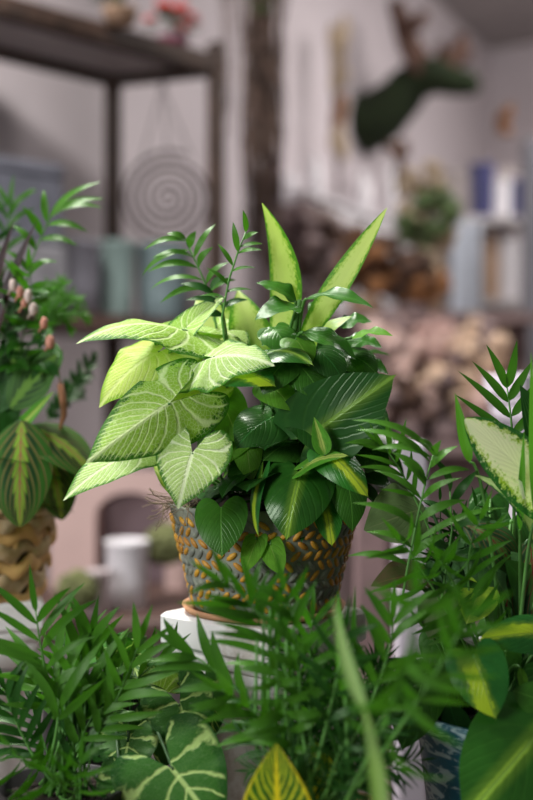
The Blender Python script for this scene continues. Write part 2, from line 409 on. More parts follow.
class Plant:
    """ one plant of a planter: its stems are the part, its leaves the sub-parts """
    def __init__(s, root, name, crown, stemmat=None, r=0.0013):
        s.root = root; s.name = name; s.crown = Vector(crown); s.mb = MB(); s.todo = []; s.r = r; s.sm = stemmat or STEM; s.n = 0
    def petiole(s, A, pull=None, r=None):
        A = Vector(A); rnd = random.Random(s.n); s.n += 1
        b = s.crown + Vector((rnd.uniform(-.012, .012), rnd.uniform(-.012, .012), 0))
        m = pull if pull is not None else Vector((b.x * .4 + A.x * .6, b.y * .35 + A.y * .65, max(A.z, b.z) * .75 + .25 * A.z + .006))
        r = r or s.r
        pts = bez(b, m, A, 10); s.mb.tube(pts, [r * (1.15 - .4 * i / 10) for i in range(11)], 5)
    def leaf(s, a, t, wpx, shape, mat, nm='leaf', label=None, pet=True, **k):
        A = P(*a); T = P(*t); W = wpx / F * (a[2] + t[2]) / 2
        if pet: s.petiole(A)
        k.setdefault('seed', s.n)
        s.todo.append((nm, leafgeo(A, T, W, shape, **k), mat, label))
    def leaf3(s, A, T, W, shape, mat, nm='leaf', label=None, pet=True, **k):
        if pet: s.petiole(A)
        k.setdefault('seed', s.n)
        s.todo.append((nm, leafgeo(A, T, W, shape, **k), mat, label))
    def frond(s, pts, L, W, mat, n=9, seed=0, ang=0.9, droop=0.25, nrm=(0, -1, 0.2), both=True, start=0.35, r=0.0011, side=None, stm=None):
        """ pinnate frond: rachis through 3 points, leaflets in two rows (L, W metres) """
        rnd = random.Random(seed); mb = MB(); p = [Vector(q) for q in pts]
        c = bez(p[0], p[1] * 2 - (p[0] + p[2]) * .5, p[2], 20)
        mb.tube(c, [r * (1.2 - .8 * i / 20) for i in range(21)], 5, 1)
        N0 = Vector(nrm)
        for i in range(n):
            f = start + (1 - start) * (i + .4) / n
            j = min(19, int(f * 20)); q = c[j].lerp(c[j + 1], f * 20 - j) if j < 20 else c[20]
            tg = (c[min(j + 1, 20)] - c[max(j - 1, 0)]).normalized()
            N = (N0 - tg * N0.dot(tg)).normalized(); S = tg.cross(N)
            env = math.sin(PI * (0.18 + 0.62 * (i + .5) / n)) ** 0.8
            for sg in ((-1, 1) if both else (side or 1,)):
                a = ang * (1.05 - 0.45 * i / n) + rnd.uniform(-.14, .14)
                ll = L * env * rnd.uniform(.85, 1.1)
                d = (tg * math.cos(a) + S * sg * math.sin(a) + N * rnd.uniform(-.05, .35)).normalized()
                q2 = q + tg * rnd.uniform(-.003, .003)
                e = q2 + d * ll + Vector((0, 0, -1)) * ll * droop * rnd.uniform(.3, 1.3)
                nn = N + Vector((rnd.uniform(-.4, .4), rnd.uniform(-.2, .2), rnd.uniform(-.2, .4)))
                sgn = 1 if (e - q2).cross(nn).dot(tg) > 0 else -1
                leafgeo(q2, e, W * rnd.uniform(.85, 1.15), 'blade', nn, bend=abs(droop) * .35 + .03, fold=0.22, side=sgn * rnd.uniform(.0, .10), twist=rnd.uniform(-.6, .6), mb=mb, mi=0)
        if True:
            e = c[20] + (c[20] - c[17]).normalized() * L * .6
            leafgeo(c[20], e, W * .8, 'lance', N0, bend=.05, fold=.2, mb=mb, mi=0)
        s.todo.append(('frond', mb, [mat, stm or STEM], None))
    def free_leaflets(s, lst, W, mat, nm='leaflet_spray'):
        pass
    def finish(s, label=None):
        if not s.mb.v: s.mb.tube([s.crown - Vector((0, 0, .01)), s.crown + Vector((0, 0, .012))], .002, 6)
        o = s.mb.build(s.name, s.sm, s.root, label)
        for nm, mb, mat, lab in s.todo: mb.build(nm, mat, o, lab)
        return o
    def fill(s, n, rad, size, mats, shape='heart', seed=0, zr=(0.0, 0.09), az=(0, 2 * PI), wl=0.85):
        rnd = random.Random(seed)
        for i in range(n):
            a = rnd.uniform(*az); rr = rad * math.sqrt(rnd.uniform(.12, 1)); z = rnd.uniform(*zr) * (1.15 - .5 * rr / rad)
            A = s.crown + Vector((math.cos(a) * rr, math.sin(a) * rr, z)); L = size * rnd.uniform(.75, 1.2)
            d = Vector((math.cos(a), math.sin(a), rnd.uniform(-.9, .25))).normalized()
            N = Vector((math.cos(a) * .5, math.sin(a) * .5, .9)) + Vector([rnd.uniform(-.3, .3) for _ in range(3)])
            s.leaf3(A, A + d * L, L * wl * rnd.uniform(.85, 1.1), shape, rnd.choice(mats), nrm=N, bend=.12, fold=rnd.uniform(0, .3), ruf=.08, cup=-.1, seed=seed + i)
# ------------------------------------------------------------------ the room
def t_wall():
    t = NT('pale_plaster'); nf = t.noise(1.6, det=5); nf2 = t.noise(60)
    t.put(t.b.inputs['Base Color'], t.mix(t.ss(nf, 0.3, 0.7), (0.47, 0.41, 0.425), (0.54, 0.475, 0.49)))
    t.b.inputs['Roughness'].default_value = 0.85; t.bump(nf2, 0.15, 0.002); return t.mat
WALL = t_wall()
CEIL = plain('grey_ceiling', (0.40, 0.37, 0.36), 0.9, 0.05, 3)
FLOOR = plain('brown_floor_boards', (0.16, 0.11, 0.10), 0.6, 0.2, 4)
U = Vector((0.479, 0.878, 0)).normalized(); V = Vector((0.878, -0.479, 0)).normalized()
K0 = Vector((1.214, 6.03, 0)); WZ = 3.15
def struct(name, mb, m): return tag(mb.build(name, m, None, None, False), None, kind='structure')
def wallbox(a, b, z0, z1, out, th=0.1):
    m = MB(); q = [a, b, b + out * th, a + out * th]
    m.add([(v.x, v.y, z0) for v in q] + [(v.x, v.y, z1) for v in q], [(3, 2, 1, 0), (4, 5, 6, 7), (0, 1, 5, 4), (1, 2, 6, 5), (2, 3, 7, 6), (3, 0, 4, 7)]); return m
struct('wall_left', wallbox(K0 - U * 6.6, K0 + U * 0.1, 0, WZ, -V), WALL)
struct('wall_back', wallbox(K0, K0 + V * 3.2, 0, WZ, U), WALL)
q = [K0 - U * 6.6 - V * .1, K0 + U * .1 - V * .1, K0 + U * .1 + V * 3.2, K0 - U * 6.6 + V * 3.2]
def slab(z0, z1, qq):
    m = MB(); m.add([(v.x, v.y, z0) for v in qq] + [(v.x, v.y, z1) for v in qq], [(3, 2, 1, 0), (4, 5, 6, 7), (0, 1, 5, 4), (1, 2, 6, 5), (2, 3, 7, 6), (3, 0, 4, 7)]); return m
struct('floor', slab(-0.1, 0, q), FLOOR)
q2 = [K0 - U * 3.4 - V * .1, K0 + U * .1 - V * .1, K0 + U * .1 + V * 3.2, K0 - U * 3.4 + V * 3.2]
struct('ceiling', slab(WZ, WZ + .1, q2), CEIL)

WOODD = plain('dark_brown_wood', (0.085, 0.045, 0.035), 0.6, 0.2, 25, 0.4)
RUST = plain('brown_rusty_metal', (0.060, 0.032, 0.022), 0.65, 0.3, 40, 0.4)
BOARD = plain('grey_shelf_board', (0.42, 0.38, 0.38), 0.6, 0.08, 12)
WIREM = plain('dark_wire', (0.06, 0.045, 0.045), 0.5, 0.1, 20, 0, 0.6)
MOSS = plain('dark_moss', (0.014, 0.026, 0.005), 0.95, 0.35, 45, 1.0)
ANTL = plain('brown_antler', (0.085, 0.035, 0.02), 0.7, 0.25, 30)
WHITEC = plain('white_ceramic', (0.72, 0.68, 0.70), 0.35, 0.04, 10)
WHITEW = NT('whitewashed_plaster')
_n = WHITEW.noise(14, det=6, rough=.7)
WHITEW.put(WHITEW.b.inputs['Base Color'], WHITEW.mix(WHITEW.ss(_n, 0.30, 0.52), (0.50, 0.43, 0.37), (0.80, 0.77, 0.75)))
WHITEW.b.inputs['Roughness'].default_value = 0.75; WHITEW.bump(_n, .35, .002); WHITEW = WHITEW.mat
LILAC = plain('pale_lilac_paint', (0.62, 0.56, 0.62), 0.6, 0.05, 8)
GREYC = plain('grey_glaze', (0.24, 0.23, 0.27), 0.5, 0.08, 8)
TEALG = plain('grey_green_glaze', (0.28, 0.37, 0.35), 0.45, 0.08, 8)
MAUVE = plain('mauve_brown_wood', (0.24, 0.165, 0.16), 0.7, 0.15, 15, 0.2)
PINKB = plain('dusty_pink_paint', (0.52, 0.36, 0.33), 0.75, 0.05, 8)
DARKM = plain('dark_mauve_paint', (0.15, 0.10, 0.11), 0.8, 0.1, 8)
OLIVE = plain('olive_moss', (0.15, 0.16, 0.06), 0.95, 0.25, 60, 0.8)
NAVY = plain('navy_glaze', (0.05, 0.05, 0.14), 0.4, 0.1, 12)
TAN = plain('tan_clay', (0.42, 0.27, 0.18), 0.8, 0.1, 20)
ORANGE_D = plain('rust_dried_flower', (0.30, 0.13, 0.05), 0.9, 0.25, 30)
BROWN_D = plain('brown_dried_flower', (0.12, 0.065, 0.045), 0.95, 0.3, 30)
BEIGE_D = plain('beige_dried_flower', (0.50, 0.38, 0.26), 0.9, 0.15, 30)
PINK_D = plain('dusty_pink_dried_flower', (0.54, 0.34, 0.30), 0.9, 0.2, 30)
GREEN_D = plain('muted_green_leaves', (0.10, 0.15, 0.05), 0.8, 0.25, 30)
YELG = plain('yellow_green_petals', (0.42, 0.38, 0.14), 0.8, 0.2, 30)
PINK = plain('pink_petals', (0.60, 0.25, 0.27), 0.7, 0.15, 30)
RED = plain('coral_red_petals', (0.75, 0.10, 0.09), 0.6, 0.1, 30)
GREYD = plain('slate_grey_paint', (0.17, 0.165, 0.185), 0.6, 0.05, 5)
BLUEW = plain('pale_blue_white_paint', (0.50, 0.53, 0.60), 0.5, 0.06, 5)
TWIG = plain('dried_vine', (0.15, 0.095, 0.075), 0.9, 0.35, 25)

# ---- metal shelf unit, top left, seen from below
A1 = P(216, 68, 2.65); A0 = A1 - Vector((.72, .69, 0)) * 1.0
B1 = P(110, 80, 2.76); ZS = A1.z
e1 = (A1 - A0).normalized(); e2 = Vector((-e1.y, e1.x, 0))
D = 0.26; B1 = P(113, 80, 2.74); B0 = B1 - (A1 - A0)
B1.z = B0.z = A0.z = ZS
sh = thing('metal_shelf_unit', (A1.x, A1.y, 0), 'tall brown metal shelving unit with grey boards at the left wall', 'shelving')
def rzof(d): return math.atan2(d.y, d.x)
mid = (A0 + B1) / 2
m = MB(); m.box((mid.x, mid.y, ZS + .012), ((A1 - A0).length - .03, D - .03, .018), rzof(e1)); m.build('top_board', BOARD, sh, None, False)
m = MB()
for a, b in ((A0, A1), (B0, B1), (A1, B1), (A0, B0)):
    c = (a + b) / 2; m.box((c.x, c.y, ZS + .005), ((b - a).length + .035, .035, .045), rzof(b - a), bev=.004)
m.build('top_rim', RUST, sh, None, False)
for a in (A1, B1, A0, B0):
    m = MB(); m.box((a.x, a.y, (ZS + .06) / 2), (.034, .034, ZS + .06), rzof(e1), bev=.004); m.build('leg', RUST, sh, None, False)
ZL = P(0, 322, 2.7).z
m = MB(); m.box((mid.x, mid.y, ZL - .02), ((A1 - A0).length, D, .035), rzof(e1)); m.build('lower_board', WOODD, sh, None, False)
ZL -= .0025
# vessels on the lower board: px, width px, top y, depth
def vessel(px, wpx, topy, d, z0, mat, label, prof=None, cat='pot', name='glazed_pot', group=None):
    c = P(px, 400, d); r = wpx / F * d / 2; h = P(0, topy, d).z - z0
    mb = MB(); pr = prof or ((.80, 0), (.86, .03), (.93, .4), (.98, .93), (1.02, .96), (1.02, 1), (.93, 1), (.90, .9), (.82, .12), (0, .1))
    mb.lathe([(a * r, b * h) for a, b in pr], (c.x, c.y, z0), 40)
    return solo(mb, name, mat, (c.x, c.y, z0), label, cat, group)
vessel(68, 66, 243, 2.46, ZL, GREYC, 'matt grey purple pot on the lower shelf board, left of the green one')
vessel(115, 40, 242, 2.56, ZL, TEALG, 'pale grey green pot on the lower shelf board, before the thin rear shelf leg')
vessel(163, 56, 246, 2.64, ZL, plain('blue_grey_glaze', (0.20, 0.26, 0.27), .5), 'blue grey pot on the lower shelf board behind the small palm tips')
ZB = ZL
m = MB(); c = P(12, 0, 2.32); m.box((c.x, c.y, 1.642), (.17, .14, .144), .7, bev=.008)
m.box((c.x, c.y, 1.725), (.175, .145, .03), .7, bev=.008)
solo(m, 'storage_box', plain('dark_slate_card', (0.10, 0.10, 0.125), .7), (c.x, c.y, 1.57), 'dark slate lidded box stacked high on the shelf at the left edge', 'box', smooth=False)
m = MB(); m.box((c.x, c.y, (ZB + .0025 + 1.57) / 2), (.18, .15, 1.57 - ZB - .0025), .7, bev=.006)
solo(m, 'storage_crate', plain('mid_grey_card', (0.20, 0.19, 0.205), .7), (c.x, c.y, ZB + .0025), 'mid grey box under the dark slate box at the left edge', 'box', smooth=False)

# ---- flowers on the top board
def flower_pot(px, py, d, R, mats, label, name='flowering_plant', seed=0, potm=None, nn=26):
    c = P(px, py, d); c.z = ZS + .021; t = thing(name, c, label, 'plant')
    m = MB(); m.lathe([(.032, 0), (.038, .026), (.041, .03), (.036, .03), (.03, .024), (0, .024)], c, 20); m.build('pot', potm or TAN, t)
    rnd = random.Random(seed); top = c + Vector((0, 0, .03 + R * .9)); st = MB(); fl = MB(); lf = MB()
    for i in range(nn):
        dv = Vector([rnd.gauss(0, 1) for _ in range(3)]).normalized(); dv.z = abs(dv.z) * .8 - .15
        p = top + dv * R; st.tube(bez(c + Vector((0, 0, .022)), top * .5 + c * .5 + Vector((0, 0, .03)), p, 5), .0015, 4)
        for k in range(5):
            a = k * 2 * PI / 5; o = Vector((math.cos(a), math.sin(a), .3)) * R * .16
            fl.blob(p + o, R * .17, (1, 1, .5), .2, 3, i, 0, 6)
        g = top + dv * R * .6 + Vector((0, 0, -R * .3)); leafgeo(g, g + dv * R * .8, R * .4, 'lance', (0, 0, 1), mb=lf)
    st.build('stems', STEM_D, t); fl.build('flowers', mats, t); lf.build('foliage', PALM_D, t)
flower_pot(62, 0, 2.16, .065, YELG, 'yellow green hydrangea on the high shelf, nearest the left edge', seed=1)
flower_pot(120, 10, 2.40, .055, plain('pale_pink_petals', (.55, .36, .36), .8), 'pale pink flowering plant on the high shelf, left of the coral red one', seed=2)
flower_pot(172, 20, 2.60, .052, RED, 'coral red flowering plant on the high shelf, above the wire spiral', seed=3, potm=plain('dark_pink_pot', (.22, .05, .10), .5), nn=15)

# ---- wire spiral hanging from the shelf
c = P(168, 198, 2.62); t = thing('wire_spiral_ornament', P(168, 75, 2.62), 'round dark wire spiral ornament hanging below the high shelf', 'ornament')
m = MB(); R = 47 / F * 2.62; pts = []
for i in range(221):
    a = i / 220 * 2 * PI * 5.2; r = R * (1 - i / 220 * .93); pts.append(c + Vector((math.cos(a + 1.2) * r, .01 * math.sin(a * .3), math.sin(a + 1.2) * r)))
m.tube(pts, .0042, 6); m.build('spiral', WIREM, t)
for dx in (-26, 0, 24):
    m = MB(); rr = math.sqrt(max(0, R * R - (dx / F * 2.62) ** 2))
    m.tube([c + Vector((dx / F * 2.62, 0, rr)), P(163 + dx * .12, 95, 2.64), Vector((P(163, 75, 2.64).x, 2.64, ZS - .01))], .0016, 5); m.build('hanging_wire', WIREM, t)

# ---- bundle of dried vines hanging from the ceiling
rnd = random.Random(5); base = P(262, 0, 3.0); t = thing('dried_vine_bundle', (base.x, 3.0, P(0, 255, 3.0).z), 'long brown bundle of dried vines hanging beside the shelf, green tuft near its top', 'dried vines')
m = MB()
for i in range(95):
    x = rnd.gauss(0, 10); y0 = rnd.uniform(-150, 60); y1 = rnd.uniform(150, 262); pts = []; dd = rnd.uniform(-.05, .05)
    for k in range(12):
        f = k / 11; yy = y0 + (y1 - y0) * f
        x += rnd.gauss(0, 2.2); pts.append(P(262 + x * (1 - .25 * f), yy, 3.0 + dd))
    m.tube(pts, rnd.uniform(.0016, .005), 4)
m.build('vines', TWIG, t)
m = MB()
for i in range(40): m.blob(P(264 + rnd.gauss(0, 6), rnd.uniform(-30, 14), 2.97 + rnd.uniform(-.03, .03)), .012, (1, 1, .5), .5, 3, i, 0, 6)
m.build('moss_tuft', GREEN_D, t)
m = MB(); m.tube([P(262, -140, 3.0), Vector((P(262, 0, 3).x, 3.0, WZ))], .004, 6); m.build('hanging_cord', TWIG, t)
# thin twigs to the left of it
m = MB()
for i in range(22):
    x = rnd.uniform(222, 250); pts = []
    for k in range(10):
        x += rnd.gauss(0, 2.5); pts.append(P(x, -60 + k * 20 * rnd.uniform(.9, 1.1), 3.05))
    m.tube(pts, .0014, 4)
m.tube([P(236, -60, 3.05), Vector((P(236, 0, 3.05).x, 3.05, WZ))], .003, 5)
solo(m, 'hanging_twigs', TWIG, P(236, 0, 3.05), 'thin grey brown twigs hanging between the shelf leg and the vine bundle', 'dried twigs')

# ---- mossy deer head on the wall
r0 = (362 - 266.5) / F; y0 = (K0.x - .545 * K0.y) / (r0 - .5456); N0p = Vector((r0 * y0, y0, 0)); zn = P(0, 122, y0).z
t = thing('deer_head', (N0p.x, N0p.y, zn), 'dark green moss covered deer head with brown antlers on the wall', 'wall trophy')
def DP(px, py):  # point on the vertical plane along the wall normal
    r = (px - 266.5) / F; s = (N0p.x - r * N0p.y) / (r * V.y - V.x); q = N0p + V * s
    return Vector((q.x, q.y, CAMZ - (py - 400) / F * q.y))
m = MB(); path = [(359, 126, 30), (372, 121, 29), (385, 112, 27), (397, 100, 24), (407, 88, 22), (416, 80, 19), (427, 76, 19), (438, 77, 17), (450, 80, 14), (462, 83, 12), (472, 85, 10), (478, 86, 6)]
cs = [DP(a, b) for a, b, _ in path]
m.tube(cs, [c / F * 4.4 for _, _, c in path], 18)
mo = m.build('moss_body', MOSS, t)
for v in mo.data.vertices: v.co += v.normal * mnoise.noise(v.co * 35) * .012
m = MB(); m.lathe([(.115, 0), (.115, .02), (.10, .03), (0, .03)], (0, 0, 0), 28); pb = m
rot = V.to_track_quat('Z', 'Y').to_matrix(); pb.v = [rot @ v + Vector((N0p.x, N0p.y, zn)) + V * .002 for v in pb.v]; pb.build('mounting_plate', MOSS, t)
for sg in (-1, 1):
    off = U * (.05 * sg)
    m = MB(); a = DP(420, 70) + off * .6; m.blob(a + U * .06 * sg + Vector((0, 0, .02)), .065, (.5, .4, 1), .1, 2, 1, 0, 10, Matrix.Rotation(.5 * sg, 3, 'Y')); m.build('ear', ANTL, t)
    m = MB(); s0 = DP(424, 66) + off * .5
    if sg < 0: ps = [(424, 66), (416, 50), (411, 30), (408, 10)]; tn = [((414, 40), (428, 28), (436, 20)), ((411, 25), (405, 18), (402, 8))]
    else: ps = [(430, 66), (444, 56), (450, 44), (452, 26)]; tn = [((446, 54), (456, 50), (462, 42)), ((440, 60), (434, 48), (432, 36))]
    m.tube([DP(*q) + off * (1 + i * .5) for i, q in enumerate(ps)], [.05, .045, .038, .02], 8)
    for tt in tn: m.tube([DP(*q) + off * 2 for q in tt], [.034, .028, .016], 6)
    m.build('antler', ANTL, t)
    m = MB(); m.blob(DP(444, 74) + U * .055 * sg, .010, seg=8); m.build('eye', plain('black_eye', (.01, .01, .01), .2), t)

# ---- generic dried bouquets
def bouquet(name, px, py, d, rpx, zbase, heads, stems, vm, label, seed=0, n=30, hs=.30, cat='dried flowers', squash=1.0, vase=True, group=None, hang=False):
    c = P(px, py, d); R = rpx / F * d; t = thing(name, (c.x, c.y, zbase), label, cat, group); rnd = random.Random(seed)
    vt = zbase + max(.03, (c.z - R * .9 - zbase))
    if vase:
        m = MB(); hv = vt - zbase; rv = min(R * .55, .07)
        m.lathe([(rv * .7, 0), (rv * .95, hv * .3), (rv, hv * .6), (rv * .7, hv * .95), (rv * .75, hv), (rv * .6, hv), (rv * .6, hv * .8), (0, hv * .8)], (c.x, c.y, zbase), 24); m.build('vase', vm, t)
    st = MB(); hd = [MB() for _ in heads]
    for i in range(n):
        dv = Vector([rnd.gauss(0, 1) for _ in range(3)]).normalized(); dv.z = dv.z * .9 + .1
        p = c + Vector((dv.x, dv.y, dv.z * squash)) * R * rnd.uniform(.6, 1.0)
        st.tube(bez(Vector((c.x, c.y, vt - .02)), Vector((c.x, c.y, c.z * .5 + vt * .5)) + dv * R * .2, p, 5), .0018, 4)
        k = rnd.randrange(len(heads)); h = R * hs * rnd.uniform(.7, 1.3)
        hd[k].blob(p, h, (1, 1, .8), .5, 4, i + seed, 0, 9)
        for _ in range(5):
            q = Vector([rnd.gauss(0, 1) for _ in range(3)]).normalized(); leafgeo(p, p + q * h * 1.7, h * .5, 'lance', (0, 0, 1), mb=hd[k])
    st.build('stems', stems, t)
    for b, mm in zip(hd, heads):
        if b.v: b.build('flower_heads', mm, t)
    return t
# two tier wooden rack in the middle distance
ZR1 = P(0, 312, 3.28).z; ZR2 = P(0, 440, 3.28).z
rk = thing('flower_rack', (.46, 3.25, 0), 'brown wooden tiered rack crowded with dried flowers in the middle distance', 'rack')
for z, nm, yy, dp in ((ZR1, 'upper_shelf', 3.38, .20), (ZR2, 'lower_shelf', 3.25, .46), (.55, 'bottom_shelf', 3.25, .46)):
    m = MB(); m.box((.46, yy, z - .015), (.70, dp, .03)); m.build(nm, MAUVE, rk, None, False)
for sx in (0.13, .79):
    for sy, zh in ((3.05, ZR2 - .03), (3.46, ZR1 - .03)):
        m = MB(); m.box((sx, sy, zh / 2), (.04, .04, zh)); m.build('leg', MAUVE, rk, None, False)
m = MB(); m.box((.46, 3.49, ZR1 / 2), (.70, .02, ZR1)); m.build('back_panel', plain('mauve_back_board', (0.34, 0.24, 0.235), .8, .1, 6), rk, None, False)
bouquet('dried_flower_bouquet', 314, 250, 3.34, 40, ZR1, [BROWN_D, MAUVE, plain('grey_brown_seed', (.28, .2, .18), .9)], TWIG, MAUVE, 'dark brown dried bouquet on the upper rack, nearest the upright variegated leaves', 11, 46)
bouquet('dried_flower_bouquet', 366, 266, 3.34, 34, ZR1, [ORANGE_D, BROWN_D], TWIG, TAN, 'rust orange dried bouquet on the upper rack, below the deer head', 12, 42)
bouquet('dried_flower_bouquet', 412, 278, 3.36, 32, ZR1, [ORANGE_D, BROWN_D, BROWN_D], TWIG, MAUVE, 'rust and dark brown dried bouquet on the upper rack, beneath the beige and green one', 13, 42)
bouquet('dried_flower_bouquet', 428, 222, 3.40, 32, ZR1, [GREEN_D, BEIGE_D, GREEN_D], STEM_D, BEIGE_D, 'muted green bouquet rising behind the rust bouquets', 14, 30)
bouquet('dried_flower_bouquet', 424, 184, 3.44, 22, ZR1, [BEIGE_D], TWIG, BEIGE_D, 'pale beige dried flower head rising above the green bouquet', 15, 24)
PINK_L = plain('faded_pink_dried_flower', (0.72, 0.50, 0.44), 0.9, 0.15, 30)
PEACH = plain('peach_beige_dried_flower', (0.74, 0.52, 0.37), 0.9, 0.15, 30)
for i, (x, y, r, d, mt, lb) in enumerate(((390, 352, 34, 3.22, PINK_L, 'faded pink dried hydrangea on the lower rack, nearest the central planter'), (432, 350, 28, 3.24, PINK_D, 'dusty pink dried hydrangea in the middle of the lower rack, rear'), (474, 356, 32, 3.2, PEACH, 'peach beige dried hydrangea on the lower rack, right end'),
        (410, 398, 26, 3.11, BROWN_D, 'brown dried hydrangea in front on the lower rack'), (448, 394, 28, 3.11, PEACH, 'peach dried hydrangea in the front row of the lower rack'), (490, 402, 26, 3.11, PINK_D, 'dusty pink dried hydrangea at the right front of the lower rack'), (374, 402, 24, 3.11, PINK_L, 'small faded pink dried hydrangea at the left front of the lower rack'))):
    bouquet('dried_hydrangea', x, y, d, r, ZR2, [mt, mt, MAUVE if i % 2 == 0 else PINK_L], TWIG, MAUVE, lb, 20 + i, 50, .3, vase=True)
# white ornaments near the wall behind the bouquets
def WP(px, off):
    r = (px - 266.5) / F; q = K0 + V * off; y = (q.x - .5456 * q.y) / (r - .5456); return Vector((r * y, y, 0))
ca_, cb_ = WP(286, .12), WP(408, .12); cc = (ca_ + cb_) / 2; cl = (cb_ - ca_).length; hw = thing('white_console', (cc.x, cc.y, 0), 'white console cabinet along the wall behind the dried bouquets', 'cabinet')
zc = P(0, 222, cc.y).z
m = MB(); m.box((cc.x, cc.y, zc / 2), (cl, .16, zc), rzof(U), bev=.006); m.build('body', WHITEC, hw, None, False)
m = MB(); m.box((cc.x, cc.y, zc + .012), (cl + .04, .19, .022), rzof(U), bev=.004); m.build('top', WHITEC, hw, None, False)
zc += .0235
for px, wd, ty, lb in ((290, 17, 172, 'slim white vase at the left end of the white console'), (315, 20, 158, 'taller white vase left of the pampas on the white console'), (362, 22, 172, 'white vase under the deer neck'), (390, 18, 165, 'white vase at the right end of the white console')):
    w_ = WP(px, .12); vessel(px, wd, ty, w_.y, zc, WHITEC, lb, ((.6, 0), (.9, .15), (1, .4), (.8, .7), (.45, .85), (.5, 1), (.35, 1), (.35, .8), (0, .75)), 'vase', 'white_vase')
# standing pampas plume and the small pendant bouquet
t = thing('pampas_bundle', (P(338, 0, 4.0).x, 4.0, zc), 'tall beige and rust dried plume standing left of the deer head', 'dried flowers'); rnd = random.Random(31)
m = MB(); plumes = []
for i in range(26):
    x = rnd.uniform(-9, 9); yy = rnd.uniform(25, 150); m.tube([Vector((P(338, 0, 4.0).x, 4.0, zc)), P(338 + x * .5, 110, 4.0), P(338 + x, yy, 4.0 + rnd.uniform(-.03, .03))], .0025, 4)
    b_ = MB(); b_.blob(P(338 + x * .7, yy, 4.0), .028, (.6, .6, 1.7), .4, 4, i, 0, 8); plumes.append((b_, ORANGE_D if 85 < yy < 128 else BEIGE_D))
m.build('stems', TWIG, t)
for b_, mm_ in plumes: b_.build('plume', mm_, t)
bouquet('dried_seed_bunch', 400, 150, 4.25, 11, P(0, 196, 4.25).z, [BROWN_D, ORANGE_D], TWIG, BROWN_D, 'small brown dried bunch below the deer throat', 33, 20, .35, vase=True)

# ---- display cabinet at the right
dc = thing('display_cabinet', (P(490, 0, 4.3).x, 4.3, 0), 'open pale blue display cabinet with pots at the right', 'cabinet')
xl, xr = P(446, 0, 4.3).x, P(522, 0, 4.3).x; zt = P(0, 160, 4.3).z; zu = P(0, 222, 4.15).z
for x, wv in ((xl + .03, .07), (xl + .09, .03), (xr, .03)):
    m = MB(); m.box((x, 4.15, zu / 2), (wv, .03, zu)); m.build('upright', BLUEW, dc, None, False)
for z in [P(0, y, 4.2).z for y in (218, 300, 368, 450)] + [.3]:
    m = MB(); m.box(((xl + xr) / 2, 4.3, z - .012), (xr - xl, .30, .024)); m.build('shelf', plain('pale_shelf', (.5, .46, .46), .6), dc, None, False)
m = MB(); m.box(((xl + xr) / 2, 4.46, zt / 2), (xr - xl + .04, .02, zt)); m.build('back_panel', plain('grey_beige_panel', (.34, .29, .28), .8, .12, 6), dc, None, False)
zs = {k: P(0, k, 4.2).z for k in (218, 300, 368)}
for px, wd, ty, sh_, mt, lb in ((482, 26, 165, 218, NAVY, 'navy blue vase on the top cabinet shelf, left'), (500, 22, 182, 218, WHITEC, 'white round vase on the top cabinet shelf'), (517, 16, 180, 218, NAVY, 'small navy vase at the right end of the top cabinet shelf'), (487, 24, 238, 300, TAN, 'tan clay pot on the middle cabinet shelf'), (508, 24, 240, 300, WHITEC, 'pale grey white pot right of the tan one in the cabinet'), (484, 18, 318, 368, BEIGE_D, 'beige pot on the low cabinet shelf, left'), (503, 20, 310, 368, WHITEC, 'whitish pot on the low cabinet shelf, middle'), (516, 14, 328, 368, YELG, 'ochre pot on the low cabinet shelf, right end')):
    vessel(px, wd, ty, 4.25, zs[sh_], mt, lb, None, 'pot', 'cabinet_pot')
bouquet('rust_plume', 506, 122, 4.3, 9, zs[218] + 0, [ORANGE_D], TWIG, BROWN_D, 'narrow rust coloured plume standing above the cabinet', 35, 14, .5, squash=1.8, vase=False)
m = MB(); m.box((P(534, 0, 3.9).x, 3.9, 1.08), (.07, .1, 2.16), 0, bev=.005)
solo(m, 'grey_panel', GREYD, (P(531, 0, 3.9).x, 3.9, 0), 'tall slate grey upright panel at the right edge', 'panel', smooth=False)
# navy banner behind the vines
vessel(275, 12, 155, 3.4, P(0, 205, 3.4).z, NAVY, 'small navy vase beside the lower end of the vine bundle', None, 'vase', 'navy_vase')
m = MB(); zz = P(0, 205, 3.4).z; m.box((P(280, 0, 3.4).x, 3.42, zz / 2), (.10, .10, zz), 0, bev=.004); m.box((P(280, 0, 3.4).x, 3.42, .01), (.18, .18, .02), 0)
solo(m, 'plant_pillar', MAUVE, (P(280, 0, 3.4).x, 3.42, 0), 'slim mauve brown pillar under the navy vase, behind the vines', 'pillar', smooth=False)

# ---- low display at the lower left: dark table, pink panel, arch, white pot, moss
ZT = P(0, 608, 1.9).z
tb = thing('dark_table', (-.35, 1.95, 0), 'dark brown wooden table with the pink stand and white pot', 'table')
m = MB(); m.box((-.25, 2.0, ZT - .02), (.62, .42, .04), .10, bev=.006); m.build('table_top', WOODD, tb, None, False)
for a in (-1, 1):
    for b in (-1, 1):
        m = MB(); x = -.25 + a * .27 * math.cos(.1) - b * .17 * math.sin(.1); y = 2.0 + a * .27 * math.sin(.1) + b * .17 * math.cos(.1)
        m.box((x, y, (ZT - .04) / 2), (.05, .05, ZT - .04), .18); m.build('leg', WOODD, tb, None, False)
t = thing('pink_arch_stand', (P(75, 0, 2.1).x, 2.1, ZT), 'dusty pink display stand with an arched dark niche', 'display stand')
zt2 = P(0, 472, 2.1).z; x0, x1 = P(52, 0, 2.1).x, P(185, 0, 2.1).x; ax0, ax1 = P(97, 0, 2.1).x, P(166, 0, 2.1).x
az = P(0, 505, 2.1).z; acx = (ax0 + ax1) / 2; ar = (ax1 - ax0) / 2; m = MB()
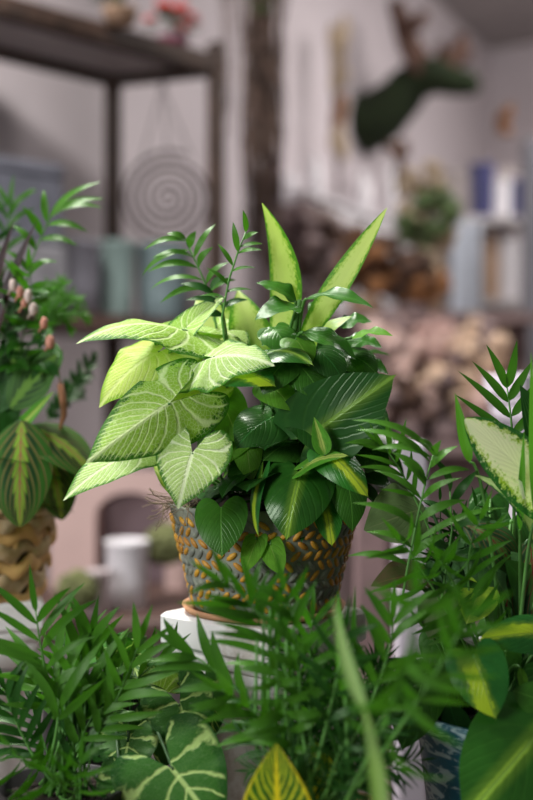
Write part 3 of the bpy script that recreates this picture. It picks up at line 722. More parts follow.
for yy, flip in ((2.08, False), (2.16, True)):
    prev = None; vs = []; fs = []
    n = 24
    for i in range(n + 1):
        a = PI - PI * i / n; vs.append((acx + ar * math.cos(a), yy, az - .02 + ar * .7 * math.sin(a))); vs.append((acx + ar * math.cos(a) * 1.0, yy, zt2))
    for i in range(n): f = (2 * i, 2 * i + 2, 2 * i + 3, 2 * i + 1); fs.append(tuple(reversed(f)) if flip else f)
    m.add(vs, fs)
m.box(((x0 + ax0) / 2, 2.12, (ZT + zt2) / 2), (ax0 - x0, .08, zt2 - ZT)); m.box(((x1 + ax1) / 2, 2.12, (ZT + zt2) / 2), (x1 - ax1, .08, zt2 - ZT))
m.build('arch_panel', PINKB, t, None, False)
m = MB(); m.box(((x0 + x1) / 2, 2.18, (ZT + zt2) / 2), (x1 - x0, .03, zt2 - ZT)); m.build('niche_back', DARKM, t, None, False)
vessel(127, 44, 540, 1.9, ZT, WHITEC, 'plain white pot standing in front of the pink arch', None, 'pot', 'white_pot')
vessel(97, 26, 570, 1.84, ZT, plain('pinkish_white', (.6, .5, .5), .6), 'low pinkish white bowl left of the plain white pot', None, 'bowl', 'small_bowl')
for px, py, d, r, lb in ((78, 590, 1.78, 24, 'low olive moss mound on the dark table, left'), (166, 545, 1.95, 26, 'olive green moss ball right of the plain white pot')):
    m = MB(); c = P(px, py, d); rr = r / F * d; rnd = random.Random(px)
    c.z = max(c.z, ZT + rr * .75)
    for i in range(70):
        a = rnd.uniform(0, 2 * PI); e = rnd.uniform(-.75, 1); k = math.sqrt(1 - e * e)
        m.blob(c + Vector((math.cos(a) * k, math.sin(a) * k, e * .95)) * rr * .72, rr * .26, (1, 1, .8), .4, 4, i, 0, 6)
    m.blob(c, rr * .8, seg=16)
    solo(m, 'moss_mound', OLIVE, (c.x, c.y, ZT), lb, 'moss')
# mauve post and pale boards behind the right planter
m = MB(); m.box((P(372, 0, 1.7).x, 1.72, .60), (.05, .05, 1.12), 0, bev=.004); m.box((P(372, 0, 1.7).x, 1.72, .02), (.16, .16, .04), 0)
solo(m, 'wooden_post', plain('mauve_post_paint', (.30, .20, .20), .75, .1, 12), (P(372, 0, 1.7).x, 1.72, 0), 'mauve brown wooden post between the central and right planters', 'post', smooth=False)
def pedestal(px, d, halfdiag, ztop, rz, label, name='white_pedestal', mat=None, cap=.028):
    c = P(px, 400, d); t = thing(name, (c.x, c.y, 0), label, 'pedestal'); mt = mat or WHITEW; s = halfdiag * math.sqrt(2)
    m = MB(); m.box((c.x, c.y, ztop - cap / 2), (s, s, cap), rz, bev=.003); m.build('top_slab', mt, t, None, False)
    prev = ztop - cap; mo = MB()
    mo.box((c.x, c.y, prev - .006), (s * .94, s * .94, .012), rz, bev=.003); prev -= .012
    mo.box((c.x, c.y, prev - .014), (s * .76, s * .76, .028), rz, taper=1.18, bev=.003); prev -= .028
    mo.build('moulding', mt, t, None, True)
    m = MB(); n = 20; m.lathe([(s * .40, .10), (s * .40, .4), (s * .385, prev - .05), (s * .40, prev - .02), (s * .45, prev)], (c.x, c.y, 0), 40, fn=lambda r, z, a: r * (1 - .0 * math.cos(a * n)))
    m.build('shaft', mt, t)
    m = MB(); m.box((c.x, c.y, .05), (s * .98, s * .98, .10), rz, bev=.006); m.build('base', mt, t, None, False)
    return c
ZP = 1.07
PC = pedestal(264, .95, .090, ZP, PI / 4 + .08, 'square topped whitewashed plaster pedestal under the central planter')
PL = pedestal(-24, 1.10, .088, P(0, 594, 1.10).z, PI / 4 - .5, 'whitewashed pedestal under the wicker basket at the left edge')
m = MB(); m.box((P(412, 0, 1.32).x, 1.34, .6), (.036, .05, 1.2), 0, bev=.003); m.box((P(412, 0, 1.32).x, 1.34, .01), (.12, .12, .02), 0)
solo(m, 'lilac_post', LILAC, (P(412, 0, 1.32).x, 1.34, 0), 'pale lilac square post directly left of the right planter', 'post', smooth=False)
PR2 = pedestal(536, 1.42, .07, P(0, 374, 1.42).z, .3, 'tall pale lilac pedestal behind the right planter', mat=LILAC)

# ------------------------------------------------------------------ central planter
GREYP = plain('grey_green_stoneware', (0.27, 0.28, 0.22), 0.7, 0.2, 60, 0.5, c2=(0.15, 0.155, 0.135))
ORNG = plain('orange_relief_glaze', (0.62, 0.32, 0.03), 0.5, 0.2, 40, c2=(0.40, 0.17, 0.02))
TERR = plain('terracotta', (0.52, 0.27, 0.14), 0.8, 0.1, 30)
cp = thing('mixed_planter', (PC.x, PC.y, ZP), 'grey pot with orange leaf relief full of arrowhead and philodendron, on the white pedestal', 'potted plants')
m = MB(); m.lathe([(.055, 0), (.067, .002), (.070, .007), (.066, .007), (.063, .004), (0, .004)], (PC.x, PC.y, ZP), 64); m.build('saucer', TERR, cp)
prof = [(.058, .0045), (.061, .008), (.066, .03), (.0725, .055), (.078, .078), (.080, .088), (.0815, .091), (.0795, .093), (.076, .090), (.072, .07), (0, .07)]
m = MB(); m.lathe(prof, (PC.x, PC.y, ZP), 72)
def pr(z): 
    for i in range(6):
        if prof[i][1] <= z <= prof[i + 1][1]:
            f = (z - prof[i][1]) / (prof[i + 1][1] - prof[i][1]); return prof[i][0] * (1 - f) + prof[i + 1][0] * f
    return .08
rnd = random.Random(9)
for j in range(9):
    z = .013 + j * .0085; r = pr(z)
    for k in range(44):
        a = 2 * PI * (k + .5 * (j % 2)) / 44; n_ = Vector((math.cos(a), math.sin(a), -.2)); tn = Vector((-math.sin(a), math.cos(a), 0))
        ang = (.75 if j % 2 else -.75) + rnd.uniform(-.15, .15); ax_ = tn * math.cos(ang) + Vector((n_.x * .22, n_.y * .22, 1)) * math.sin(ang)
        ax_.normalize(); w_ = n_.cross(ax_).normalized(); nn = ax_.cross(w_); R3 = Matrix((ax_, w_, nn)).transposed()
        m.blob(Vector((PC.x + math.cos(a) * r, PC.y + math.sin(a) * r, ZP + z)), .0060, (1, .42, .32), 0, 1, 0, 1 if rnd.random() < (.85 if j > 4 else .5) else 0, 8, R3)
m.build('pot', [GREYP, ORNG], cp)
m = MB(); m.lathe([(.0745, .082), (.06, .094), (.03, .10), (0, .101)], (PC.x, PC.y, ZP), 40, fn=lambda r, z, a: r * (1 + .04 * math.sin(a * 9)))
for i in range(90):
    a = rnd.uniform(0, 2 * PI); rr = .068 * math.sqrt(rnd.random()); m.blob((PC.x + math.cos(a) * rr, PC.y + math.sin(a) * rr, ZP + .095), .006, (1, 1, .7), .5, 4, i, 0, 6)
m.build('soil', SOIL, cp)
m = MB()
for i in range(46):
    a = rnd.uniform(PI * .85, PI * 1.25); p = Vector((PC.x + math.cos(a) * .072, PC.y + math.sin(a) * .072, ZP + .094)); pts = [p]
    dv = Vector((math.cos(a) * .8, math.sin(a) * .5, .15))
    for k in range(5):
        dv += Vector([rnd.gauss(0, .5) for _ in range(3)]); pts.append(pts[-1] + dv.normalized() * .007)
    m.tube(pts, .0004, 4)
m.build('aerial_roots', ROOT, cp)
CR = Vector((PC.x, PC.y, ZP + .095))
# arrowhead vine
a = Plant(cp, 'arrowhead_vine', CR + Vector((-.02, -.01, 0)), r=.0014)
a.leaf((168, 404, .855), (86, 463, .825), 96, 'arrow', ARROW, nrm=(-.05, -1, .16), bend=.05, sl=.96, sr=.92, ruf=.05, cup=-.10)
a.leaf((182, 330, .90), (76, 344, .86), 80, 'arrow', ARROW, nrm=(.05, -.50, 1), bend=.12, fold=-.10, ruf=.10, cup=-.28)
a.leaf((158, 352, .90), (99, 408, .88), 84, 'arrow', ARROW_L, nrm=(-.4, -.8, .5), bend=.10, ruf=.10, cup=-.2)
a.leaf((134, 452, .885), (63, 501, .86), 62, 'arrow', ARROW_W, nrm=(-.3, -.9, .75), bend=.08, ruf=.06)
a.leaf((192, 454, .845), (178, 509, .825), 78, 'arrow', ARROW_W, nrm=(0, -1, .25), bend=.08, cup=-.10, ruf=.04)
a.leaf((214, 357, .875), (275, 366, .85), 76, 'arrow', ARROW_W, nrm=(.15, -.75, .85), bend=.10, cup=-.15, ruf=.12, sr=.9)
a.leaf((186, 328, .91), (226, 296, .93), 34, 'arrow', ARROW, nrm=(-.3, -.8, .5), bend=.05, fold=.2)
a.leaf((200, 392, .90), (176, 432, .885), 60, 'arrow', ARROW_L, nrm=(-.1, -.8, .5), bend=.1)
a.leaf((222, 330, .95), (250, 352, .94), 54, 'arrow', ARROW, nrm=(.2, -.6, .8), bend=.1)
a.leaf((196, 345, .93), (232, 352, .915), 60, 'arrow', ARROW_L, nrm=(.0, -.6, .9), bend=.1)
a.leaf((170, 470, .90), (150, 440, .93), 30, 'arrow', ARROW_L, nrm=(-.1, -.9, .2), pet=True)
a.finish()
# philodendron with lime streaks
ph = Plant(cp, 'heartleaf_philodendron', CR + Vector((.02, -.01, 0)), r=.0013)
ph.leaf((300, 476, .865), (286, 541, .85), 72, 'heart', PH_STR, nrm=(-.08, -1, .45), bend=.14, cup=-.30, label='glossy dark heart shaped leaf with a lime midrib')
ph.leaf((308, 438, .868), (397, 374, .845), 88, 'heart', PH_BIG, nrm=(.1, -1, .25), bend=.08, fold=-.12, cup=.15)
ph.leaf((271, 418, .885), (235, 450, .865), 58, 'heart', PH_DARK, nrm=(.1, -.75, .8), bend=.14, cup=-.2)
ph.leaf((328, 452, .855), (369, 498, .84), 42, 'heart', PH_BRA, nrm=(.2, -1, .2), bend=.14, cup=-.3, sl=.95)
ph.leaf((325, 455, .85), (314, 417, .85), 19, 'lance', PH_NEW, nrm=(0, -1, .1), fold=.3)
ph.leaf((303, 468, .86), (350, 456, .845), 24, 'heart', PH_NEW, nrm=(0, -.6, .8), bend=.12)
ph.leaf((346, 476, .875), (352, 533, .865), 42, 'heart', PH_MID, nrm=(.25, -1, .1), bend=.12, cup=-.2)
ph.leaf((326, 508, .87), (332, 547, .86), 30, 'heart', PH_BRA, nrm=(.1, -1, .15), bend=.1)
ph.leaf((262, 476, .87), (259, 538, .86), 24, 'heart', PH_BRB, nrm=(-.9, -.5, .2), bend=.1)
ph.leaf((221, 508, .865), (222, 558, .85), 54, 'heart', PH_MID, nrm=(-.1, -1, .12), bend=.08, cup=-.1)
ph.leaf((238, 372, .87), (276, 387, .85), 46, 'heart', PH_BRB, nrm=(.1, -.7, .8), bend=.1, cup=-.2)
ph.leaf((268, 352, .875), (314, 366, .855), 44, 'heart', PH_STR, nrm=(.05, -.55, .95), bend=.14, cup=-.25)
ph.leaf((262, 460, .90), (228, 492, .89), 50, 'heart', PH_DARK, nrm=(-.2, -1, .4), bend=.1, cup=-.2)
ph.leaf((246, 436, .895), (252, 484, .88), 34, 'heart', LIME, nrm=(-.1, -1, .1), bend=.1)
ph.leaf((220, 398, .90), (240, 446, .885), 48, 'heart', LIME, nrm=(.1, -.9, .3), bend=.1, cup=-.2)
ph.leaf((300, 440, .895), (262, 462, .88), 54, 'heart', PH_MID, nrm=(0, -.8, .8), bend=.14, cup=-.2)
ph.leaf((322, 440, .89), (356, 462, .88), 44, 'heart', PH_MID, nrm=(.1, -.8, .7), bend=.14)
ph.leaf((270, 545, .87), (282, 576, .85), 26, 'heart', LIME, nrm=(0, -1, .2))
ph.leaf((256, 540, .87), (244, 574, .855), 24, 'heart', LIME, nrm=(-.2, -1, .2))
ph.leaf((290, 400, .91), (310, 440, .90), 52, 'heart', PH_DARK, nrm=(.1, -.8, .7), bend=.1)
ph.leaf((360, 440, .93), (384, 490, .92), 44, 'heart', PH_MID, nrm=(.5, -.9, .4), bend=.12)
ph.leaf((330, 360, .93), (384, 395, .92), 60, 'heart', PH_DARK, nrm=(.4, -.8, .7), bend=.12)
for A_, T_, W_, M_ in (((300, 366, .875), (322, 402, .865), 46, PH_MID), ((284, 362, .872), (262, 396, .862), 40, PH_MID), ((318, 350, .88), (344, 384, .87), 42, PH_DARK), ((296, 340, .885), (310, 368, .87), 34, LIME), ((275, 330, .90), (290, 358, .89), 38, PH_MID), ((330, 380, .88), (300, 408, .87), 40, PH_DARK), ((270, 385, .88), (292, 412, .872), 40, LIME), ((350, 355, .91), (378, 376, .90), 40, PH_MID)):
    ph.leaf(A_, T_, W_, 'heart', M_, nrm=(.05, -.8, .7), bend=.14, cup=-.2)
ph.fill(34, .062, .052, [PH_DARK, PH_MID, PH_DARK, LIME], seed=3, zr=(.0, .10))
ph.fill(16, .05, .06, [PH_DARK, PH_MID, LIME], seed=8, zr=(.08, .15), az=(-1.2, 3.6))
ph.finish()
# dieffenbachia, upright lime leaves
df = Plant(cp, 'dieffenbachia', CR + Vector((.01, .02, 0)), r=.0022)
df.leaf((272, 352, .93), (262, 203, .905), 50, 'blade', DIEF_L, nrm=(-.45, -.9, .1), side=.09, bend=-.04, fold=.25, sl=.75)
df.leaf((298, 350, .93), (387, 208, .90), 32, 'blade', DIEF_L, nrm=(-.85, -.55, .25), side=.10, bend=.06, fold=.45, sr=.7)
df.leaf((250, 372, .96), (196, 300, .99), 60, 'ovate', DIEF_L, nrm=(-.1, -.9, .3), bend=.12, fold=.15)
df.leaf((258, 380, .95), (238, 290, .98), 44, 'ovate', DIEF_L, nrm=(.1, -.9, .3), bend=.12, fold=.15)
df.leaf((300, 352, .92), (352, 316, .91), 24, 'ovate', YELLOW, nrm=(.1, -.6, .8), bend=.08)
df.finish()
# glossy shrub
gs = Plant(cp, 'glossy_leaved_shrub', CR + Vector((.012, .0, 0)), r=.0016)
for A, T, W, s in (((306, 299, .885), (373, 308, .86), 25, 1), ((300, 308, .89), (255, 320, .87), 30, 2), ((296, 302, .90), (256, 283, .90), 26, 3), ((303, 332, .88), (356, 360, .86), 27, 4),
                   ((330, 350, .90), (290, 335, .89), 24, 5), ((352, 338, .89), (393, 336, .875), 19, 6), ((345, 342, .91), (382, 348, .90), 28, 7), ((338, 326, .93), (372, 322, .93), 26, 8),
                   ((350, 362, .92), (388, 374, .91), 28, 9), ((330, 345, .93), (362, 378, .92), 34, 10), ((310, 316, .93), (345, 300, .95), 26, 11), ((285, 330, .91), (262, 346, .90), 26, 12), ((318, 372, .92), (345, 402, .91), 30, 13)):
    gs.leaf(A, T, W * 1.15, 'ovate', LIME if s == 6 else COFF, nrm=(.05, -.55, .95), bend=.12, fold=.12, ruf=.16, seed=s)
gs.mb.tube(bez(CR, P(286, 380, .92), P(300, 300, .90), 12), .0022, 6)
gs.finish()
# small palm in the central planter
pp = Plant(cp, 'parlour_palm', CR + Vector((-.02, .02, 0)))
def exfrond(pl, rach, lfs, W, d, mat=PALM, r=.0011, bend=.12):
    mb = MB(); rp_ = [P(x, y, d) for x, y in rach]; mb.tube([pl.crown] + [pl.crown.lerp(rp_[0], .5) + Vector((0, 0, .01))] + rp_, [r * 1.3, r * 1.2] + [r * (1 - .6 * i / len(rp_)) for i in range(len(rp_))], 5, 1)
    for i, (a, b) in enumerate(lfs):
        leafgeo(P(*a, d), P(*b, d - .012 + .008 * (i % 3)), W / F * d * (1 + .12 * math.sin(i * 2.1)), 'blade', (.1 * math.sin(i), -.8, .6), bend=bend, fold=.2, twist=.4 * math.sin(i * 3.3), mb=mb)
    pl.todo.append(('frond', mb, [mat, STEM], None))
exfrond(pp, [(212, 300), (203, 278), (186, 240)], [((187, 242), (144, 250)), ((187, 242), (166, 234)), ((190, 250), (142, 276)), ((194, 258), (152, 258)), ((198, 268), (148, 272)), ((203, 280), (150, 290)), ((207, 290), (160, 303)), ((189, 248), (196, 231)), ((194, 258), (216, 224)), ((199, 268), (213, 247)), ((206, 284), (230, 262)), ((209, 292), (236, 280))], 8, .95, bend=.2)
exfrond(pp, [(222, 318), (229, 280), (238, 252), (246, 232)], [((246, 232), (243, 210)), ((243, 240), (258, 232)), ((240, 247), (263, 244)), ((237, 254), (262, 250)), ((238, 252), (233, 222)), ((233, 266), (218, 244)), ((231, 272), (256, 268)), ((228, 285), (206, 268)), ((226, 292), (252, 290)), ((225, 298), (200, 296))], 6, .90, bend=.1)
exfrond(pp, [(226, 330), (222, 305), (205, 288)], [((222, 305), (186, 300)), ((215, 296), (180, 284)), ((222, 308), (248, 300)), ((210, 291), (226, 276)), ((224, 316), (196, 316))], 9, .93, PALM_D, bend=.15)
pp.finish()
# ------------------------------------------------------------------ bench in front that carries the nearer pots
ZBN = .885
bn = thing('potting_bench', (0, .62, 0), 'wooden bench below the frame that carries the nearer pots', 'bench')
m = MB(); q = [(-.5, .40), (.5, .40), (.5, .94), (.105, .94), (.105, .845), (-.105, .845), (-.105, .875), (-.5, .875)]
m.add([(x, y, ZBN - .03) for x, y in q] + [(x, y, ZBN) for x, y in q], [tuple(reversed(range(8))), tuple(range(8, 16))] + [(i, (i + 1) % 8, (i + 1) % 8 + 8, i + 8) for i in range(8)]); m.build('bench_top', WOODD, bn, None, False)
for a in (-.46, .46):
    for b in (.43, .81):
        m = MB(); m.box((a, b, (ZBN - .03) / 2), (.04, .04, ZBN - .03)); m.build('leg', WOODD, bn, None, False)
def pot(root, c, r, h, mat, name='pot', soil=True, taper=.78, label=None, rib=None):
    m = MB(); m.lathe([(r * taper, 0), (r * (taper + .04), h * .04), (r * .94, h * .8), (r * .98, h * .9), (r, h * .93), (r, h), (r * .92, h), (r * .9, h * .85), (0, h * .85)], c, 64, fn=rib)
    m.build(name, mat, root, label)
    if soil:
        m = MB(); m.lathe([(r * .9, h * .86), (r * .6, h * .93), (0, h * .95)], c, 32); 
        for i in range(50):
            rn = random.Random(i + int(c[0] * 999)); a = rn.uniform(0, 6.3); q = r * .85 * math.sqrt(rn.random()); m.blob((c[0] + math.cos(a) * q, c[1] + math.sin(a) * q, c[2] + h * .92), .005, (1, 1, .7), .5, 4, i, 0, 6)
        m.build('soil', SOIL, root)

# ------------------------------------------------------------------ wicker basket at the left
WK = plain('golden_wicker', (0.72, 0.44, 0.16), 0.55, 0.2, 18, 0.3, c2=(0.48, 0.26, 0.08))
WK2 = plain('pale_wicker', (0.62, 0.47, 0.29), 0.65, 0.2, 40, 0.5, c2=(0.45, 0.29, 0.13))
zb = P(0, 594, 1.10).z; bx, by = PL.x, PL.y
bk = thing('basket_planter', (bx, by, zb), 'woven golden wicker basket of prayer plant, palm and dark red straps at the left edge', 'potted plants')
H = .088
def br(f): return .060 + .015 * f
m = MB(); m.lathe([(.056, .001), (.062, .02), (.068, .06), (.071, H - .006), (.067, H - .006), (.06, .05), (0, .04)], (bx, by, zb), 40); m.build('liner', plain('brown_liner', (.12, .07, .04), .9), bk)
m = MB()
for k in range(16):
    a = 2 * PI * k / 16; m.tube([(bx + math.cos(a) * (br(f) + .001), by + math.sin(a) * (br(f) + .001), zb + H * f) for f in (0.02, .3, .6, 1)], .0030, 6)
m.build('stakes', WK, bk)
rnd = random.Random(4); m = MB()
for j in range(6):
    f0 = .06 + j * .16
    vs = []; fs = []; n = 156; hh = H * .088; uv = []
    for k in range(n):
        a = 2 * PI * k / n; w_ = .0028 * math.sin(8 * a + (PI if j % 2 else 0))
        dz = .003 * math.sin(3 * a + j) + .004 * math.sin(6.5 * a * 2 + j)
        for q, (dr, z_) in enumerate(((.0, -hh), (.003, -hh * .5), (.003, hh * .5), (.0, hh))):
            r = br(f0) + .0025 + w_ + dr; vs.append((bx + math.cos(a) * r, by + math.sin(a) * r, zb + H * f0 + z_ + dz)); uv.append((0, 0))
    for k in range(n):
        k2 = (k + 1) % n
        for q in range(3): fs.append((k * 4 + q, k2 * 4 + q, k2 * 4 + q + 1, k * 4 + q + 1))
    m.add(vs, fs, j % 2, uv)
m.build('weave', [WK, WK2], bk)
m = MB()
for s_ in range(3):
    m.tube([(bx + math.cos(a) * (br(1) + .002 + .004 * math.cos(a * 14 + s_ * 2.09)), by + math.sin(a) * (br(1) + .002 + .004 * math.cos(a * 14 + s_ * 2.09)), zb + H + .004 * math.sin(a * 14 + s_ * 2.09)) for a in [2 * PI * i / 160 for i in range(161)]], .0036, 6)
m.build('braided_rim', WK2, bk)
m = MB(); m.lathe([(.066, H - .008), (.04, H + .002), (0, H + .004)], (bx, by, zb), 32); m.build('soil', SOIL, bk)
CB = Vector((bx, by, zb + H))
mr = Plant(bk, 'prayer_plant', CB + Vector((.01, -.02, 0)), STEM_D, .0016)
mr.leaf((22, 421, 1.03), (20, 527, 1.0), 64, 'oval', MAR, nrm=(.1, -1, .2), bend=.08, cup=-.12, label='prayer plant leaf with lime centre and pink veins')
mr.leaf((20, 428, 1.05), (96, 478, 1.03), 56, 'oval', MAR, nrm=(.1, -.6, .9), bend=.16, fold=-.15)
mr.leaf((48, 452, 1.08), (62, 520, 1.06), 44, 'oval', MAR, nrm=(.3, -.8, .4), bend=.1)
mr.leaf((10, 408, 1.06), (62, 350, 1.06), 46, 'oval', MAR_G, nrm=(-.2, -.9, .4), bend=.06, ruf=.1)
mr.leaf((5, 400, 1.09), (20, 345, 1.1), 50, 'oval', MAR_G, nrm=(.1, -.9, .4), bend=.06)
mr.leaf((-14, 430, 1.05), (-10, 500, 1.03), 50, 'oval', MAR, nrm=(.1, -.9, .3), bend=.1)
mr.leaf((-5, 440, 1.06), (8, 380, 1.07), 40, 'ovate', PH_DARK, nrm=(.2, -.8, .5))
mr.leaf((16, 432, 1.04), (54, 391, 1.03), 13, 'lance', PH_NEW, nrm=(.2, -.8, .5), fold=.4)
mr.leaf((0, 465, 1.06), (4, 410, 1.05), 40, 'ovate', PH_DARK, nrm=(.2, -.8, .5))
mr.fill(22, .05, .055, [PH_DARK, MAR, PALM_D, PH_MID], 'ovate', 51, (0, .08))
mr.finish()
dr = Plant(bk, 'dark_red_dracaena', CB + Vector((.0, .0, 0)), DRAC, .002)
for A, T, W in (((-12, 340, 1.06), (15, 219, 1.04), 14), ((-8, 350, 1.05), (37, 221, 1.03), 14), ((-20, 330, 1.08), (-6, 215, 1.08), 10), ((-10, 350, 1.08), (8, 262, 1.06), 9)):
    dr.leaf(A, T, W, 'lance', DRAC, nrm=(-.3, -.8, .3), fold=.4, side=-.04)
dr.finish()
bp = Plant(bk, 'parlour_palm', CB + Vector((0, .02, 0)), STEM)
exfrond(bp, [(22, 300), (34, 255), (48, 222), (54, 212)], [((48, 222), (101, 182)), ((50, 218), (104, 199)), ((52, 214), (103, 208)), ((46, 226), (88, 232)), ((40, 240), (78, 246)), ((47, 222), (44, 190)), ((42, 236), (22, 206)), ((36, 250), (12, 225)), ((30, 268), (58, 262)), ((28, 272), (4, 250))], 8.5, 1.07, PALM, bend=.16)
bp.frond([CB, P(0, 290, 1.15), P(10, 205, 1.16)], .055, .006, PALM, 5, 63, .8, .3, start=.5)
bp.frond([CB, P(-10, 300, 1.15), P(-20, 220, 1.16)], .06, .007, PALM_D, 6, 64, .9, .3)
bp.frond([CB, P(20, 350, 1.08), P(30, 270, 1.04)], .05, .007, PALM, 6, 65, .9, .3)
bp.frond([CB, P(0, 350, 1.1), P(10, 290, 1.06)], .05, .007, PALM_D, 8, 66, .9, .3)
bp.finish()
fe = Plant(bk, 'fine_leaved_fern', CB + Vector((.02, 0, 0)), STEM_D)
for k, (x, y) in enumerate(((62, 285), (74, 300), (84, 318), (58, 300), (68, 325), (50, 290))):
    fe.frond([CB + Vector((.02, 0, 0)), P(38, 345, 1.12), P(x, y, 1.13)], .02, .0022, PALM_B, 16, 70 + k, .7, .1, start=.5, r=.0007)
for k, (x, y) in enumerate(((86, 375), (78, 395), (92, 360))):
    fe.frond([CB + Vector((.02, 0, 0)), P(48, 420, 1.15), P(x, y, 1.18)], .02, .005, PALM_D, 8, 80 + k, .8, .1, start=.5, r=.0007)
fe.finish()
gl = Plant(bk, 'glossy_leaved_shrub', CB + Vector((.01, -.01, 0)), STEM_D); rnd = random.Random(12)
for i in range(34):
    x, y = rnd.uniform(-30, 50), rnd.uniform(290, 372); a = rnd.uniform(-.8, 3.6)
    gl.leaf((x, y, 1.06), (x + math.cos(a) * 24, y + math.sin(a) * 22, 1.04), 10, 'ovate', rnd.choice([COFF, PALM_D, COFF]), nrm=(rnd.uniform(-.5, .5), -.6, .8), bend=.1, pet=i % 2 == 0, seed=i)
o = gl.finish()
for x, y, r_, t_ in ((13, 285, 5, 0), (20, 292, 5, 1), (33, 309, 5.5, 0), (28, 296, 5.5, 0), (44, 323, 5, 1), (50, 342, 6, 1), (24, 303, 4, 1)):
    m = MB(); c = P(x, y, 1.03); m.blob(c, r_ / F * 1.03, (.8, .8, 1.25), .2, 3, x, 0, 12); m.tube([c, c + Vector((-.006, .006, -.008))], .0012, 5)
    m.build('flower_bud', plain('cream_bud', (.66, .52, .45), .5) if t_ == 0 else plain('salmon_bud', (.60, .26, .18), .5), o)
m = MB(); m.tube([P(60, 384, 1.05), P(63, 400, 1.05), P(64, 415, 1.05), P(59, 432, 1.05)], [.003, .0036, .003, .001], 7)
m.tube([P(48, 350, 1.07), P(58, 362, 1.06), P(60, 384, 1.05)], .0008, 5); m.build('dried_leaf', plain('rusty_dry_leaf', (.40, .17, .08), .7), bk)

# ------------------------------------------------------------------ right planter
TEAL = NT('teal_striped_glaze'); x_ = TEAL.obj(); mpn = TEAL.n('ShaderNodeMapping'); mpn.inputs['Scale'].default_value = (30, 30, 90); mpn.inputs['Rotation'].default_value = (.5, .3, .0)
TEAL.t.links.new(x_, mpn.inputs[0]); f_ = TEAL.noise(1.6, mpn.outputs[0], 3, .6, 1.2)
TEAL.put(TEAL.b.inputs['Base Color'], TEAL.mix(TEAL.ss(f_, .50, .60), (0.01, 0.10, 0.14), (0.33, 0.46, 0.46))); TEAL.b.inputs['Roughness'].default_value = .3; TEAL = TEAL.mat
rc = P(505, 400, 0.845); rz_ = P(0, 736, 0.776).z; rx, ry = rc.x, 0.845
rp = thing('mixed_planter', (rx, ry, ZBN), 'teal striped pot of dieffenbachia, palm and lime marked philodendron at the right', 'potted plants')
pot(rp, (rx, ry, ZBN), .069, rz_ - ZBN, TEAL, taper=.72)
CT = Vector((rx, ry, rz_ - .01))
rp1 = Plant(rp, 'dieffenbachia', CT + Vector((.01, .0, 0)), r=.0015)
rp1.leaf((572, 522, 0.845), (465, 419, 0.830), 68, 'oval', DIEF, nrm=(-.45, -.8, .75), bend=.05, fold=.05, cup=-.1, ruf=.05, label='large cream leaf with green edges')
rp1.leaf((548, 590, 0.845), (472, 474, 0.835), 40, 'lance', DIEF2, nrm=(.45, -.9, .35), bend=.10, side=.16, fold=.2)
rp1.leaf((560, 470, 0.885), (520, 385, 0.875), 40, 'lance', PALM_D, nrm=(-.2, -.9, .3), bend=.06)
rp1.leaf((470, 462, 0.835), (455, 393, 0.835), 12, 'lance', PALM_B, nrm=(-.3, -.9, .2), fold=.5)
rp1.leaf((537, 520, 0.825), (531, 352, 0.815), 11, 'lance', PALM_B, nrm=(-.3, -.9, .2), fold=.5)
rp1.leaf((520, 530, 0.835), (524, 432, 0.825), 8, 'lance', PALM_B, nrm=(-.3, -.9, .2), fold=.5)
rp1.leaf((560, 620, 0.865), (505, 560, 0.845), 50, 'ovate', PH_DARK, nrm=(-.1, -.9, .5))
rp1.finish()
rp2 = Plant(rp, 'parlour_palm', CT + Vector((-.02, .02, 0)), STEM)
# frond with leaflets read one by one
rr = P(514, 455, 0.885); mbx = MB(); mbx.tube(bez(CT, P(515, 600, 0.885), rr, 8), .0014, 5, 1); mbx.tube([rr, P(511, 418, 0.885), P(507, 386, 0.885)], [.0012, .0009, .0005], 5, 1)
for (ax_, ay_), (tx_, ty_) in (((507, 388), (486, 344)), ((508, 387), (517, 340)), ((508, 402), (472, 361)), ((508, 401), (533, 360)), ((511, 418), (458, 371)), ((512, 416), (541, 378)), ((512, 438), (454, 394)), ((513, 434), (545, 400)), ((513, 446), (470, 420)), ((514, 448), (542, 420))):
    leafgeo(P(ax_, ay_, .885), P(tx_, ty_, .88), 9.5 / F * .885, 'lance', (.1, -.9, .3), bend=.04, fold=.2, mb=mbx)
rp2.todo.append(('frond', mbx, [PALM, STEM], None))
def pf(pl, crown, mid, tip, L, W, mat, n, seed, **k):
    pl.frond([crown, P(*mid), P(*tip)], 1.15 * L / F * tip[2], .82 * W / F * tip[2], mat, max(5, int(n * .75)) if n < 11 else n, seed, **k)
exfrond(rp2, [(402, 600), (408, 565), (418, 515), (426, 480), (434, 452)], [((433, 455), (352, 420)), ((430, 462), (356, 430)), ((432, 458), (372, 450)), ((434, 454), (410, 438)), ((426, 482), (391, 452)), ((422, 500), (373, 470)), ((416, 528), (352, 503)), ((412, 548), (366, 532)), ((408, 565), (348, 556)), ((434, 456), (441, 440)), ((430, 468), (458, 446)), ((427, 480), (470, 470)), ((422, 500), (462, 478)), ((417, 522), (466, 500)), ((412, 545), (506, 508)), ((409, 560), (452, 532)), ((426, 486), (402, 462))], 8.5, .825, bend=.2)
exfrond(rp2, [(440, 610), (446, 570), (452, 530), (450, 490)], [((450, 492), (430, 455)), ((451, 505), (478, 470)), ((452, 520), (420, 500)), ((452, 530), (498, 520)), ((449, 550), (412, 540)), ((448, 560), (490, 552)), ((446, 575), (404, 580)), ((445, 585), (486, 590))], 8.5, .84, PALM_D, bend=.2)
pf(rp2, CT, (425, 520, 0.845), (380, 445, 0.835), 50, 6.5, PALM, 7, 103, ang=.6, droop=.25, start=.55)
